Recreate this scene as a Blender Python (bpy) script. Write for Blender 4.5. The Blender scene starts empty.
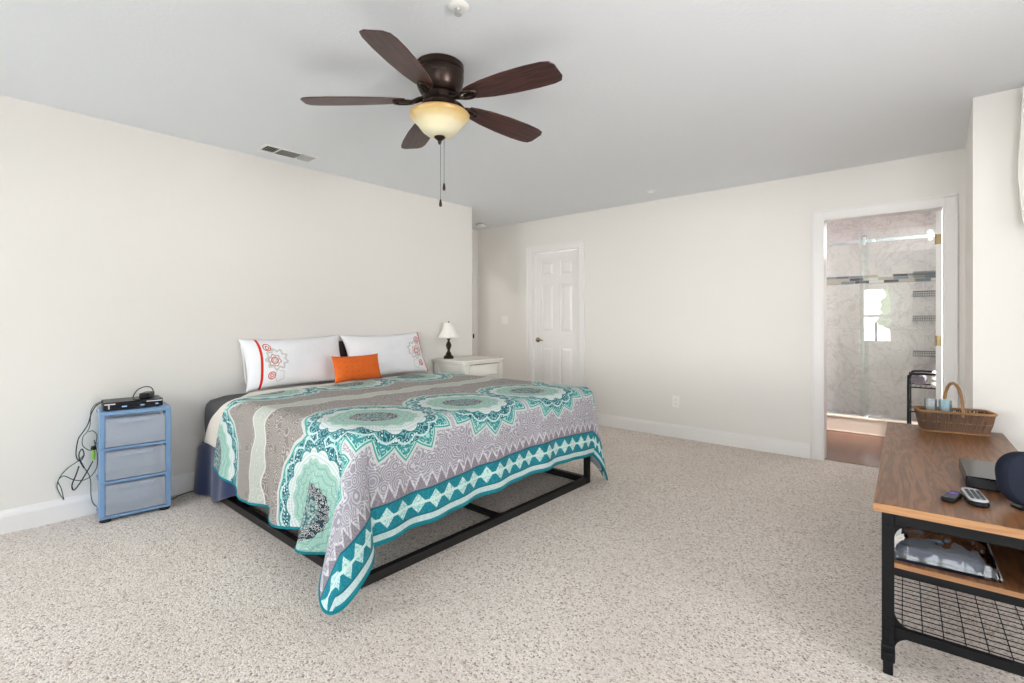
import bpy, bmesh, math, random
from mathutils import Vector, Matrix, noise
R = math.radians; PI = math.pi
random.seed(7)
sc = bpy.context.scene
COL = sc.collection

# ---------------------------------------------------------------- camera, world, exposure
CAMZ, FPX = 1.19, 494.0
cam_d = bpy.data.cameras.new('camera'); cam = bpy.data.objects.new('camera', cam_d); COL.objects.link(cam)
cam.location = (0, 0, CAMZ); cam.rotation_euler = (R(90), 0, R(40.9))
cam_d.sensor_width = 36; cam_d.lens = 36 * FPX / 1024; cam_d.shift_y = -21.5 / 1024; cam_d.clip_start = 0.02
sc.camera = cam
sc.view_settings.view_transform = 'Standard'; sc.view_settings.look = 'None'
sc.view_settings.gamma = 1; sc.view_settings.use_curve_mapping = False
sc.view_settings.exposure = 0.54
sc.cycles.diffuse_bounces = 8; sc.cycles.max_bounces = 16; sc.cycles.transparent_max_bounces = 24
sc.cycles.use_denoising = True
W = bpy.data.worlds.new('sky'); sc.world = W; W.use_nodes = True
SKY = 9.0
wn = W.node_tree
bg = wn.nodes['Background']
tc = wn.nodes.new('ShaderNodeTexCoord'); sp = wn.nodes.new('ShaderNodeSeparateXYZ'); rp = wn.nodes.new('ShaderNodeValToRGB')
wn.links.new(tc.outputs['Generated'], sp.inputs[0]); mr = wn.nodes.new('ShaderNodeMapRange')
mr.inputs[1].default_value = -1; mr.inputs[2].default_value = 1
wn.links.new(sp.outputs[2], mr.inputs[0]); wn.links.new(mr.outputs[0], rp.inputs[0])
rp.color_ramp.elements[0].position = 0.47; rp.color_ramp.elements[0].color = (2.2, 2.09, 2.16, 1)
rp.color_ramp.elements[1].position = 0.54; rp.color_ramp.elements[1].color = (0.90, 0.885, 0.93, 1)
e = rp.color_ramp.elements.new(1.0); e.color = (0.64, 0.73, 0.92, 1)
wn.links.new(rp.outputs[0], bg.inputs[0]); bg.inputs[1].default_value = SKY

def portal(name, loc, rot, sx, sy):
    d = bpy.data.lights.new(name, 'AREA'); d.shape = 'RECTANGLE'; d.size = sx; d.size_y = sy
    d.cycles.is_portal = True
    o = bpy.data.objects.new(name, d); COL.objects.link(o); o.location = loc; o.rotation_euler = rot
    return o
# windows: (wall, centre along wall, half width, z0, z1)
YF, XR = -1.6, 2.3
WIN_F = [(-2.02, -0.82, 0.65, 1.95), (0.12, 2.0, 0.4, 2.05), (-3.75, -2.3, 0.5, 2.0)]
WIN_R = [(0.5, 1.8, 0.6, 1.95)]
WIN_B_ADDED = (5.10, 6.35, 0.4, 2.2)  # unseen bathroom window, added to let light into that room
XB = 1.6
for x0, x1, z0, z1 in WIN_F:
    portal('window_daylight', ((x0+x1)/2, YF-0.13, (z0+z1)/2), (R(90), 0, 0), x1-x0, z1-z0)
for y0, y1, z0, z1 in WIN_R:
    portal('window_daylight', (XR+0.13, (y0+y1)/2, (z0+z1)/2), (0, R(90), 0), z1-z0, y1-y0)
portal('window_daylight', (XB+0.13, (WIN_B_ADDED[0]+WIN_B_ADDED[1])/2, (WIN_B_ADDED[2]+WIN_B_ADDED[3])/2), (0, R(90), 0), WIN_B_ADDED[3]-WIN_B_ADDED[2], WIN_B_ADDED[1]-WIN_B_ADDED[0])

# ---------------------------------------------------------------- node helpers
def lin(c):
    f = lambda v: v/12.92 if v <= 0.04045 else ((v+0.055)/1.055)**2.4
    return tuple(f(x/255) for x in c[:3]) + (1,)
class NT:
    def __init__(s, name):
        s.m = bpy.data.materials.new(name); s.m.use_nodes = True; s.t = s.m.node_tree
        s.t.nodes.clear(); s.out = s.t.nodes.new('ShaderNodeOutputMaterial')
    def n(s, typ, **kw):
        x = s.t.nodes.new('ShaderNode' + typ)
        for k, v in kw.items(): setattr(x, k, v)
        return x
    def plug(s, inp, v):
        if isinstance(v, E): s.t.links.new(v.s, inp)
        elif hasattr(v, 'is_output'): s.t.links.new(v, inp)
        elif isinstance(v, (tuple, list)): inp.default_value = tuple(v) if len(v) == len(inp.default_value) else tuple(v[:3])
        else: inp.default_value = v
    def math(s, op, a, b=0.0, c=None):
        x = s.n('Math', operation=op); s.plug(x.inputs[0], a); s.plug(x.inputs[1], b)
        if c is not None: s.plug(x.inputs[2], c)
        return E(s, x.outputs[0])
    def coord(s, kind='Object'):
        x = s.n('TexCoord'); return x.outputs[kind]
    def uv(s):
        return s.coord('UV')
    def sep(s, v):
        x = s.n('SeparateXYZ'); s.t.links.new(v, x.inputs[0]); return [E(s, x.outputs[i]) for i in range(3)]
    def comb(s, a, b, c=0.0):
        x = s.n('CombineXYZ'); s.plug(x.inputs[0], a); s.plug(x.inputs[1], b); s.plug(x.inputs[2], c); return x.outputs[0]
    def noise(s, vec, scale, detail=2.0, rough=0.5, dist=0.0):
        x = s.n('TexNoise'); s.t.links.new(vec, x.inputs['Vector']); x.inputs['Scale'].default_value = scale
        x.inputs['Detail'].default_value = detail; x.inputs['Roughness'].default_value = rough; x.inputs['Distortion'].default_value = dist
        return E(s, x.outputs[0])
    def voro(s, vec, scale, feature='F1'):
        x = s.n('TexVoronoi', feature=feature); s.t.links.new(vec, x.inputs['Vector']); x.inputs['Scale'].default_value = scale
        return x
    def white(s, vec):
        x = s.n('TexWhiteNoise'); s.t.links.new(vec, x.inputs['Vector']); return E(s, x.outputs[0])
    def mix(s, f, a, b):
        x = s.n('Mix', data_type='RGBA'); s.plug(x.inputs[0], f); s.plug(x.inputs[6], a); s.plug(x.inputs[7], b); return x.outputs[2]
    def ramp(s, f, stops, const=False):
        x = s.n('ValToRGB'); s.plug(x.inputs[0], f); cr = x.color_ramp
        if const: cr.interpolation = 'CONSTANT'
        while len(cr.elements) < len(stops): cr.elements.new(0.5)
        for el, (p, c) in zip(cr.elements, stops): el.position = p; el.color = lin(c)
        return x.outputs[0]
    def bump(s, h, strength=0.3, dist=0.01):
        x = s.n('Bump'); s.plug(x.inputs['Height'], h); x.inputs['Strength'].default_value = strength; x.inputs['Distance'].default_value = dist
        return x.outputs[0]
    def bsdf(s, col, rough=0.5, metal=0.0, normal=None, spec=0.5, **kw):
        x = s.n('BsdfPrincipled'); s.plug(x.inputs['Base Color'], col); s.plug(x.inputs['Roughness'], rough)
        x.inputs['Metallic'].default_value = metal; x.inputs['Specular IOR Level'].default_value = spec
        if normal is not None: s.t.links.new(normal, x.inputs['Normal'])
        for k, v in kw.items(): s.plug(x.inputs[k], v)
        return x.outputs[0]
    def done(s, sh):
        s.t.links.new(sh, s.out.inputs[0]); return s.m
class E:
    def __init__(s, nt, sock): s.nt = nt; s.s = sock
    def __add__(a, b): return a.nt.math('ADD', a, b)
    __radd__ = __add__
    def __sub__(a, b): return a.nt.math('SUBTRACT', a, b)
    def __rsub__(a, b): return a.nt.math('SUBTRACT', b, a)
    def __mul__(a, b): return a.nt.math('MULTIPLY', a, b)
    __rmul__ = __mul__
    def __truediv__(a, b): return a.nt.math('DIVIDE', a, b)
    def __lt__(a, b): return a.nt.math('LESS_THAN', a, b)
    def __gt__(a, b): return a.nt.math('GREATER_THAN', a, b)
    def fn(a, op, b=0.0): return a.nt.math(op, a, b)
    def abs(a): return a.fn('ABSOLUTE')
    def sin(a): return a.fn('SINE')
    def floor(a): return a.fn('FLOOR')
    def max(a, b): return a.fn('MAXIMUM', b)
    def min(a, b): return a.fn('MINIMUM', b)
    def tri(a, p):            # 0..1 triangle of period p
        return a.nt.math('PINGPONG', a, p/2) * (2.0/p)
    def fmod(a, p): return a.nt.math('FLOORED_MODULO', a, p)
    def ss(a, lo, hi):
        x = a.nt.n('MapRange', interpolation_type='SMOOTHSTEP'); a.nt.plug(x.inputs[0], a); x.inputs[1].default_value = lo; x.inputs[2].default_value = hi
        return E(a.nt, x.outputs[0])
def hyp(a, b): return (a*a + b*b).fn('SQRT')

def plain(name, c, rough=0.5, metal=0.0, spec=0.5, bump=None, var=0.0, **kw):
    t = NT(name); o = t.coord()
    col = lin(c)
    if var:
        f = t.noise(o, 6.0, 3)
        col = t.mix(f, lin([x*(1-var) for x in c]), lin([min(255, x*(1+var)) for x in c]))
    nm = t.bump(t.noise(o, bump[0], 3), bump[1], bump[2]) if bump else None
    return t.done(t.bsdf(col, rough, metal, nm, spec, **kw))

M = {}
M['wall'] = plain('wall_paint', (229, 226, 221), 0.7, spec=0.2, bump=(120, 0.08, 0.003))
M['ceil'] = plain('ceiling_paint', (234, 237, 241), 0.85, spec=0.1, bump=(55, 0.25, 0.006))
M['trim'] = plain('white_trim_paint', (233, 231, 229), 0.38, spec=0.4, bump=(30, 0.03, 0.002))
M['bath_wall'] = plain('bathroom_paint', (222, 218, 214), 0.7)
M['black_metal'] = plain('black_powder_coat', (15, 15, 17), 0.5, spec=0.2, bump=(300, 0.1, 0.001))
M['bed_metal'] = plain('matte_black_steel', (24, 22, 21), 0.5, bump=(200, 0.05, 0.001))
M['bronze'] = plain('oil_rubbed_bronze', (56, 43, 37), 0.3, 0.7, bump=(80, 0.05, 0.001))
M['brass'] = plain('aged_brass', (150, 134, 98), 0.35, 0.85, bump=(90, 0.04, 0.001))
M['chrome'] = plain('polished_chrome', (205, 214, 220), 0.12, 1.0, bump=(90, 0.01, 0.001))
M['steel'] = plain('grey_wire_steel', (120, 122, 124), 0.35, 0.8, bump=(90, 0.02, 0.001))
M['white_plastic'] = plain('white_plastic', (238, 237, 233), 0.35, bump=(60, 0.02, 0.001))
M['grey_plastic'] = plain('light_grey_plastic', (190, 190, 190), 0.4, bump=(60, 0.02, 0.001))
M['black_plastic'] = plain('black_plastic', (13, 15, 19), 0.3, spec=0.3, bump=(200, 0.04, 0.001))
M['dark_gloss'] = plain('dark_gloss_plastic', (12, 16, 24), 0.15, spec=0.3, bump=(60, 0.01, 0.001))
M['navy_fabric_plastic'] = plain('slate_blue_plastic', (32, 36, 48), 0.85, spec=0.15, bump=(400, 0.15, 0.001))
M['rubber'] = plain('black_rubber', (16, 16, 16), 0.7, bump=(150, 0.1, 0.001))
M['green_cord'] = plain('dark_green_cord', (38, 74, 62), 0.5, bump=(200, 0.05, 0.001))
M['black_cord'] = plain('black_cord', (24, 26, 30), 0.5, bump=(200, 0.05, 0.001))
M['lime'] = plain('lime_green_plastic', (140, 190, 70), 0.4, bump=(90, 0.03, 0.001))
M['hole_shade'] = plain('painted_hole_shade', (60, 61, 64), 0.8, bump=(60, 0.05, 0.001))  # dark colour painted for the shade inside small openings
M['led'] = plain('pale_blue_print', (150, 190, 225), 0.4, bump=(60, 0.02, 0.001))
M['silver'] = plain('silver_plastic', (200, 202, 206), 0.28, 0.3, bump=(60, 0.02, 0.001))
M['purple'] = plain('purple_plastic', (110, 70, 170), 0.4, bump=(60, 0.02, 0.001))
M['key'] = plain('grey_rubber_keys', (70, 72, 78), 0.5, bump=(60, 0.02, 0.001))
M['pipe_wood'] = plain('nightstand_white_wash', (222, 219, 211), 0.55, bump=(60, 0.1, 0.002), var=0.05)
M['shade'] = plain('white_lampshade', (238, 234, 228), 0.85, bump=(300, 0.15, 0.001))

def m_carpet():
    t = NT('speckled_carpet'); o = t.coord()
    v = t.voro(o, 150.0); f = E(t, v.outputs['Distance'])
    cs = t.n('SeparateColor'); t.t.links.new(v.outputs['Color'], cs.inputs[0]); rnd = E(t, cs.outputs[0]); rnd2 = E(t, cs.outputs[1])
    c = t.ramp(rnd, [(0.0, (146, 130, 119)), (0.07, (178, 164, 153)), (0.18, (206, 194, 183)), (0.45, (222, 212, 202)), (0.8, (231, 222, 213)), (1.0, (240, 233, 225))])
    n2 = t.noise(o, 260.0, 3, 0.6)
    c = t.mix(n2.ss(0.58, 0.76) * 0.45, c, lin((150, 134, 122)))
    n4 = t.noise(o, 1.6, 3)
    c = t.mix(n4.ss(0.4, 0.65) * 0.22, c, lin((202, 188, 176)))
    h = (1.0 - f*1.2) + n2*0.6 + rnd2*0.4
    return t.done(t.bsdf(c, 0.95, 0, t.bump(h, 0.5, 0.006), 0.1))
M['carpet'] = m_carpet()

def m_wood(name, ca, cb, rough, axis=1, scale=1.0, ring=7.0):
    t = NT(name); o = t.coord(); x, y, z = t.sep(o)
    if axis == 1: vec = t.comb(x*9.0, y*0.9, z*9.0)
    else: vec = t.comb(x*0.9, y*9.0, z*9.0)
    n1 = t.noise(vec, 1.1*scale, 3, 0.55, 0.4)
    rings = ((n1*ring*6.0).sin()*0.5 + 0.5)
    if axis == 1: v2 = t.comb(x*260.0, y*9.0, z*260.0)
    else: v2 = t.comb(x*9.0, y*260.0, z*260.0)
    n2 = t.noise(v2, 1.0, 2)
    f = rings*0.55 + n2*0.6
    c = t.mix(f.ss(0.15, 1.05), lin(ca), lin(cb))
    return t.done(t.bsdf(c, rough, 0, t.bump(f, 0.06, 0.002), 0.5))
M['oak'] = m_wood('brown_oak_laminate', (102, 66, 42), (144, 98, 62), 0.34, 1, 1.6)
M['oak_edge'] = m_wood('oak_edge_band', (138, 96, 60), (176, 130, 86), 0.45, 0)
M['walnut'] = m_wood('walnut_blade', (48, 25, 24), (84, 46, 42), 0.36, 0, 1.6)

def m_plank():
    t = NT('bathroom_wood_planks'); o = t.coord(); x, y, z = t.sep(o)
    row = (y*8.0).floor(); col = (x*1.1 + row*0.37).floor()
    w = t.white(t.comb(row, col))
    n = t.noise(t.comb(x*1.5, y*22.0, w*9.0), 2.0, 4, 0.6)
    c = t.ramp((w*0.5 + n*0.6), [(0.1, (58, 28, 14)), (0.5, (98, 52, 28)), (0.9, (128, 76, 46))])
    gap = ((y*8.0).fmod(1.0) < 0.025)
    c = t.mix(gap, c, lin((60, 34, 22)))
    return t.done(t.bsdf(c, 0.18, 0, None, 0.6))
M['plank'] = m_plank()

def m_marble():
    t = NT('marble_shower_tile'); o = t.coord(); x, y, z = t.sep(o)
    n = t.noise(o, 2.3, 6, 0.62, 1.6); v = (n - 0.5).abs()
    n2 = t.noise(o, 5.5, 5, 0.6, 2.0); v2 = (n2 - 0.5).abs()
    big = t.noise(o, 1.3, 3)
    c = t.mix(big.ss(0.3, 0.7), lin((240, 233, 231)), lin((228, 220, 219)))
    c = t.mix((1.0 - v.ss(0.0, 0.03)) * 0.38, c, lin((182, 174, 172)))
    c = t.mix((1.0 - v2.ss(0.0, 0.025)) * 0.3, c, lin((176, 162, 150)))
    g = ((x+0.13).fmod(0.6) < 0.004).max((y+0.1).fmod(0.6) < 0.004).max((z+0.12).fmod(0.6) < 0.004)
    c = t.mix(g*0.5, c, lin((180, 176, 172)))
    return t.done(t.bsdf(c, 0.16, 0, None, 0.5))
M['marble'] = m_marble()
M['curb_tile'] = plain('cream_curb_tile', (222, 208, 192), 0.3, var=0.04)
M['pan'] = plain('white_shower_floor', (232, 232, 232), 0.25, bump=(40, 0.05, 0.001))

def m_mosaic():
    t = NT('glass_mosaic'); o = t.coord(); x, y, z = t.sep(o); h = x + y
    row = (z*30.0).floor(); ox = t.white(t.comb(row, 3.0)); cx = (h*7.0 + ox*3.0); col = cx.floor()
    w = t.white(t.comb(row, col))
    c = t.ramp(w, [(0, (70, 62, 66)), (0.22, (196, 184, 168)), (0.45, (128, 140, 156)), (0.62, (232, 230, 228)), (0.78, (150, 128, 108)), (0.9, (92, 96, 112))], True)
    g = ((z*30.0).fmod(1.0) < 0.08).max(cx.fmod(1.0) < 0.03)
    c = t.mix(g, c, lin((205, 200, 195)))
    return t.done(t.bsdf(c, 0.12, 0, None, 0.6))
M['mosaic'] = m_mosaic()

def m_clear(name, tint, gloss, rough=0.02, body=None, bodyfac=0.0, fres=0.25):
    t = NT(name)
    tr = t.n('BsdfTransparent'); tr.inputs[0].default_value = lin(tint)
    gl = t.n('BsdfGlossy'); gl.inputs[0].default_value = (1, 1, 1, 1); gl.inputs['Roughness'].default_value = rough
    lw = t.n('LayerWeight'); lw.inputs[0].default_value = fres
    f = E(t, lw.outputs['Fresnel'])*gloss
    base = tr.outputs[0]
    if body:
        bd = t.bsdf(lin(body), 0.35)
        m0 = t.n('MixShader'); m0.inputs[0].default_value = bodyfac; t.t.links.new(tr.outputs[0], m0.inputs[1]); t.t.links.new(bd, m0.inputs[2]); base = m0.outputs[0]
    ms = t.n('MixShader'); t.plug(ms.inputs[0], f); t.t.links.new(base, ms.inputs[1]); t.t.links.new(gl.outputs[0], ms.inputs[2])
    return t.done(ms.outputs[0])
M['window_glass'] = m_clear('window_glass', (250, 252, 250), 1.0)
M['shower_glass'] = m_clear('shower_glass', (249, 252, 251), 1.5, fres=0.3)
M['blue_clear'] = m_clear('blue_translucent_plastic', (178, 208, 240), 0.6, 0.15, (150, 188, 228), 0.6)
M['drawer_clear'] = m_clear('clear_drawer_plastic', (246, 249, 253), 0.7, 0.1, (238, 244, 252), 0.24)
M['bag_clear'] = m_clear('clear_vinyl', (240, 242, 246), 1.2, 0.1, (206, 210, 218), 0.08, 0.3)
M['tumbler'] = m_clear('clear_tumbler_glass', (248, 252, 252), 1.6, 0.03, (235, 240, 244), 0.15, 0.3)
M['tumbler_blue'] = m_clear('pale_blue_tumbler_glass', (226, 242, 247), 1.6, 0.03, (212, 234, 242), 0.25, 0.3)

def m_bowl():
    t = NT('amber_alabaster_glass'); o = t.coord(); x, y, z = t.sep(o)
    n = t.noise(o, 14.0, 4, 0.6, 0.8)
    f = (z + n*0.03)
    c = t.ramp(f.ss(-0.115, 0.012), [(0.0, (224, 218, 192)), (0.6, (226, 216, 182)), (0.88, (212, 186, 128)), (1.0, (190, 152, 92))])
    return t.done(t.bsdf(c, 0.3, 0, None, 0.5, **{'Subsurface Weight': 0.25, 'Subsurface Radius': (0.05, 0.04, 0.02), 'Subsurface Scale': 0.3}))
M['bowl'] = m_bowl()

def m_fabric(name, c, scale=420, fuzz=0.0, var=0.05, wrk=0.2):
    t = NT(name); o = t.coord()
    n = t.noise(o, scale, 2); big = t.noise(o, 9.0, 3)
    col = t.mix(n*0.5 + big*0.5, lin([x*(1-var) for x in c]), lin([min(255, x*(1+var)) for x in c]))
    h = n*0.25 + big
    return t.done(t.bsdf(col, 0.9, 0, t.bump(h, wrk, 0.01), 0.15, **{'Sheen Weight': fuzz}))
M['sheet'] = m_fabric('charcoal_sheet', (84, 84, 86))
M['cream'] = m_fabric('cream_fleece', (214, 206, 194), 300, 0.3)
M['navy'] = m_fabric('navy_fleece', (40, 51, 86), 260, 0.4, 0.18)
M['towel_white'] = m_fabric('white_terry', (228, 226, 222), 300)
M['towel_grey'] = m_fabric('grey_print_terry', (118, 113, 118), 40, 0, 0.3)
M['case_white'] = m_fabric('white_cotton', (236, 236, 240), 500, 0, 0.012, 0.25)
M['brown_case'] = m_fabric('dark_brown_cotton', (70, 62, 60))

def m_orange():
    t = NT('orange_quilted_cotton'); u, v, w = t.sep(t.uv())
    d = hyp((u+0.5).fmod(0.25) - 0.125, ((v+0.5).fmod(0.4) - 0.2)*0.55)
    c = t.mix((d < 0.022)*0.6, lin((228, 108, 44)), lin((190, 84, 36)))
    n = t.noise(t.coord(), 300, 2)
    h = n*0.3 - (1.0 - d.ss(0.0, 0.06))
    return t.done(t.bsdf(c, 0.85, 0, t.bump(h, 0.4, 0.01), 0.2))
M['orange'] = m_orange()

def m_embroid(flip=False):
    """white pillowcase: red ribbon near one end, stitched rosettes beside it. uv in -1..1"""
    t = NT('embroidered_pillowcase'); u, v, w = t.sep(t.uv())
    if flip: u = u*-1.0
    x = u*0.43 + (0.085 if flip else 0.0); y = v*0.20
    n = t.noise(t.coord(), 7.0, 3)
    c = t.mix(n, lin((232, 232, 237)), lin((242, 242, 245)))
    def ring(c, cx, cy, r, wd, col, k=0, f=1.0):
        dx = x - cx; dy = y - cy; r_ = hyp(dx, dy)
        if k: r_ = r_ + (dx.fn('ARCTAN2', dy)*float(k)).sin()*(r*0.13)
        return t.mix(((r_ - r).abs() < wd)*f, c, lin(col))
    RED, GR, TAN = (196, 66, 46), (186, 184, 180), (198, 140, 116)
    for (cx, cy, r, wd, col, k, f) in [(-0.262, 0.115, 0.030, 0.004, RED, 0, 1), (-0.262, 0.112, 0.014, 0.004, RED, 3, 1), (-0.225, 0.0, 0.045, 0.006, TAN, 6, .8),
            (-0.225, 0.0, 0.026, 0.005, RED, 0, .9), (-0.225, 0.0, 0.013, 0.004, GR, 0, 1), (-0.205, 0.01, 0.078, 0.010, GR, 9, .7), (-0.255, -0.118, 0.026, 0.004, RED, 0, 1), (-0.255, -0.118, 0.012, 0.004, RED, 3, 1),
            (-0.195, -0.125, 0.04, 0.004, GR, 5, .5)]:
        c = ring(c, cx, cy, r, wd, col, k, f)
    c = t.mix((x + 0.325 - y*0.05).abs() < (0.010 if not flip else 0.007), c, lin((206, 44, 30)))
    if flip: pass
    h = t.noise(t.coord(), 10.0, 4, 0.6, 0.6)
    return t.done(t.bsdf(c, 0.85, 0, t.bump(h, 0.35, 0.02), 0.15))
M['embroid'] = m_embroid(); M['embroid2'] = m_embroid(True)

PITCH, ROW_H, ROW_F, Y0 = 0.615, -3.46, -2.17, 1.435
HEM_X = -1.42      # cloth coordinate of the foot hem (set below to match)
def m_spread():
    t = NT('mandala_bedspread'); X, Y, _ = t.sep(t.uv()); vec = t.comb(X, Y)
    vo = t.voro(vec, 16.0); dist = E(t, vo.outputs['Distance'])
    scroll = ((dist*36.0 + t.noise(vec, 34, 2)*4.0).sin()).ss(0.15, 0.75)
    foot = X.ss(ROW_F - 0.1, ROW_F + 0.25)
    ground = t.mix(foot, lin((130, 122, 117)), lin((150, 146, 154)))
    line = t.mix(foot, lin((184, 178, 172)), lin((203, 202, 209)))
    c = t.mix(scroll*0.8, ground, line)
    mid = (ROW_H + ROW_F)/2 - 0.03
    wav = (Y*17.0).sin()*0.014 + (Y*41.0).sin()*0.008
    off = ((X - mid) + wav).abs() - ((Y*23.0).sin()*0.010 + 0.070)
    c = t.mix(off < 0.0, c, t.mix(scroll*0.6, lin((176, 180, 171)), lin((200, 202, 194))))
    c = t.mix((off.abs() < 0.006)*0.8, c, lin((214, 215, 208)))
    fine = t.voro(vec, 48.0); fd = E(t, fine.outputs['Distance'])
    fine2 = ((fd*12.0).sin()).ss(0.15, 0.7)
    swirl = t.voro(vec, 26.0); swd = E(t, swirl.outputs['Distance']); sw = ((swd*62.0).sin()).ss(0.0, 0.7)
    NAVY, TEAL, MINT, MINTL, WHITE = (38, 92, 106), (48, 136, 140), (136, 178, 164), (196, 218, 208), (212, 217, 216)
    for row, tips in ((ROW_H, 0), (ROW_F, 1)):
        ly = (Y - Y0 + PITCH/2).fmod(PITCH) - PITCH/2
        lx = X - row
        r = hyp(lx, ly); a = lx.fn('ARCTAN2', ly)
        arch = (a*8.0).sin().abs()                  # 16 lobes
        arch2 = ((a*8.0 + PI/2).sin()).abs()
        tip = (a*16.0/PI/2.0 + 0.5).fmod(1.0); tip = 1.0 - (tip*2.0 - 1.0).abs()   # pointed, 16 of them
        k = (lx.ss(-0.1, 0.12)*0.85 + 0.15) if tips else 0.15
        out = tip*k*0.072 + 0.330
        c = t.mix((r < out + 0.018)*0.75, c, lin((208, 213, 212)))
        halo = (r < out + 0.040) * ((a*80.0).sin() > 0.1) * (r > out + 0.028)
        c = t.mix(halo*0.7*k, c, lin(WHITE))
        c = t.mix(r < out, c, lin((72, 162, 146)))
        c = t.mix(r < out - 0.012, c, lin((190, 214, 208)))
        c = t.mix(r < out - 0.019, c, t.mix(fine2, lin(TEAL), lin((162, 204, 200))))
        c = t.mix((r - (out - 0.042)).abs() < 0.005, c, lin((62, 148, 146)))
        teal = t.mix(fine2*0.85, lin(NAVY), lin((126, 186, 184)))
        teal = t.mix((fd < 0.25), teal, lin((206, 226, 222)))
        petal = ((r - (arch2*0.030 + 0.288)).abs() < 0.006)
        teal = t.mix(petal*0.8, teal, lin((198, 222, 218)))
        c = t.mix(r < 0.322, c, teal)
        sc_r = arch*0.022 + 0.248
        c = t.mix(r < sc_r + 0.006, c, lin((56, 124, 128)))
        lace = ((r*330.0).sin().ss(0.1, 0.8)*0.4) + ((a*96.0).sin() > 0.5)*0.25
        c = t.mix(r < sc_r, c, t.mix(lace, lin(WHITE), lin((138, 178, 166))))
        mint = t.mix(sw*0.75, lin(MINT), lin(MINTL))
        mint = t.mix((r*190.0 + arch*3.0).sin().ss(0.4, 0.9)*0.5, mint, lin((96, 158, 146)))
        c = t.mix(r < arch2*0.018 + 0.208, c, mint)
        fine3 = E(t, t.voro(vec, 85.0).outputs['Distance'])
        ctr = t.ramp(fine3, [(0, (222, 224, 220)), (0.20, (58, 54, 60)), (0.44, (196, 200, 196)), (0.56, (48, 62, 74))], True)
        c = t.mix(r < arch*0.008 + 0.116, c, ctr)
        c = t.mix((r < 0.075)*0.55, c, t.mix((fine3 < 0.38), lin((66, 122, 122)), lin((190, 214, 206))))
    s = HEM_X - X                       # distance from the foot hem
    zig = Y.tri(0.062)*0.062 + 0.172
    lace2 = (fine2*0.5 + 0.35)
    c = t.mix((s < zig + 0.024)*lace2, c, lin((218, 218, 222)))
    c = t.mix(s < zig, c, t.mix(scroll*0.4, lin((134, 126, 134)), lin((168, 162, 168))))
    band = t.mix(fine2*0.3, lin((24, 122, 138)), lin((60, 156, 162)))
    c = t.mix(s < 0.168, c, lin((26, 94, 110)))
    c = t.mix(s < 0.160, c, band)
    dia = ((s - 0.105).abs()/0.046 + Y.tri(0.094)*1.15)
    c = t.mix((dia < 1.0)*(s > 0.05), c, t.mix(fine2*0.75, lin((196, 222, 216)), lin((110, 180, 182))))
    c = t.mix(((s - 0.105).abs() < 0.006), c, lin((198, 224, 218)))
    c = t.mix((s < 0.052), c, lin((36, 106, 118)))
    c = t.mix((s < 0.044), c, t.mix(fine2*0.4, lin((196, 213, 212)), lin((150, 190, 192))))
    c = t.mix((s < 0.016), c, lin((28, 128, 138)))
    h = scroll*0.5 + fine2*0.3 + t.noise(vec, 25.0, 3)*1.2
    return t.done(t.bsdf(c, 0.88, 0, t.bump(h, 0.35, 0.006), 0.15, **{'Sheen Weight': 0.1}))
M['hem'] = m_fabric('teal_binding', (24, 124, 136), 300)
M['wicker'] = plain('brown_willow', (92, 68, 52), 0.7, bump=(120, 0.4, 0.003), var=0.4)
M['wicker_rim'] = plain('golden_willow', (144, 106, 68), 0.6, bump=(120, 0.4, 0.003), var=0.25)
M['leaf'] = plain('tree_leaf', (96, 130, 70), 0.8, bump=(20, 0.4, 0.02), var=0.5)
M['bark'] = plain('tree_bark', (100, 80, 62), 0.9, bump=(30, 0.5, 0.02))
M['lawn'] = plain('pale_paving', (170, 168, 160), 0.9, bump=(30, 0.3, 0.02))

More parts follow.
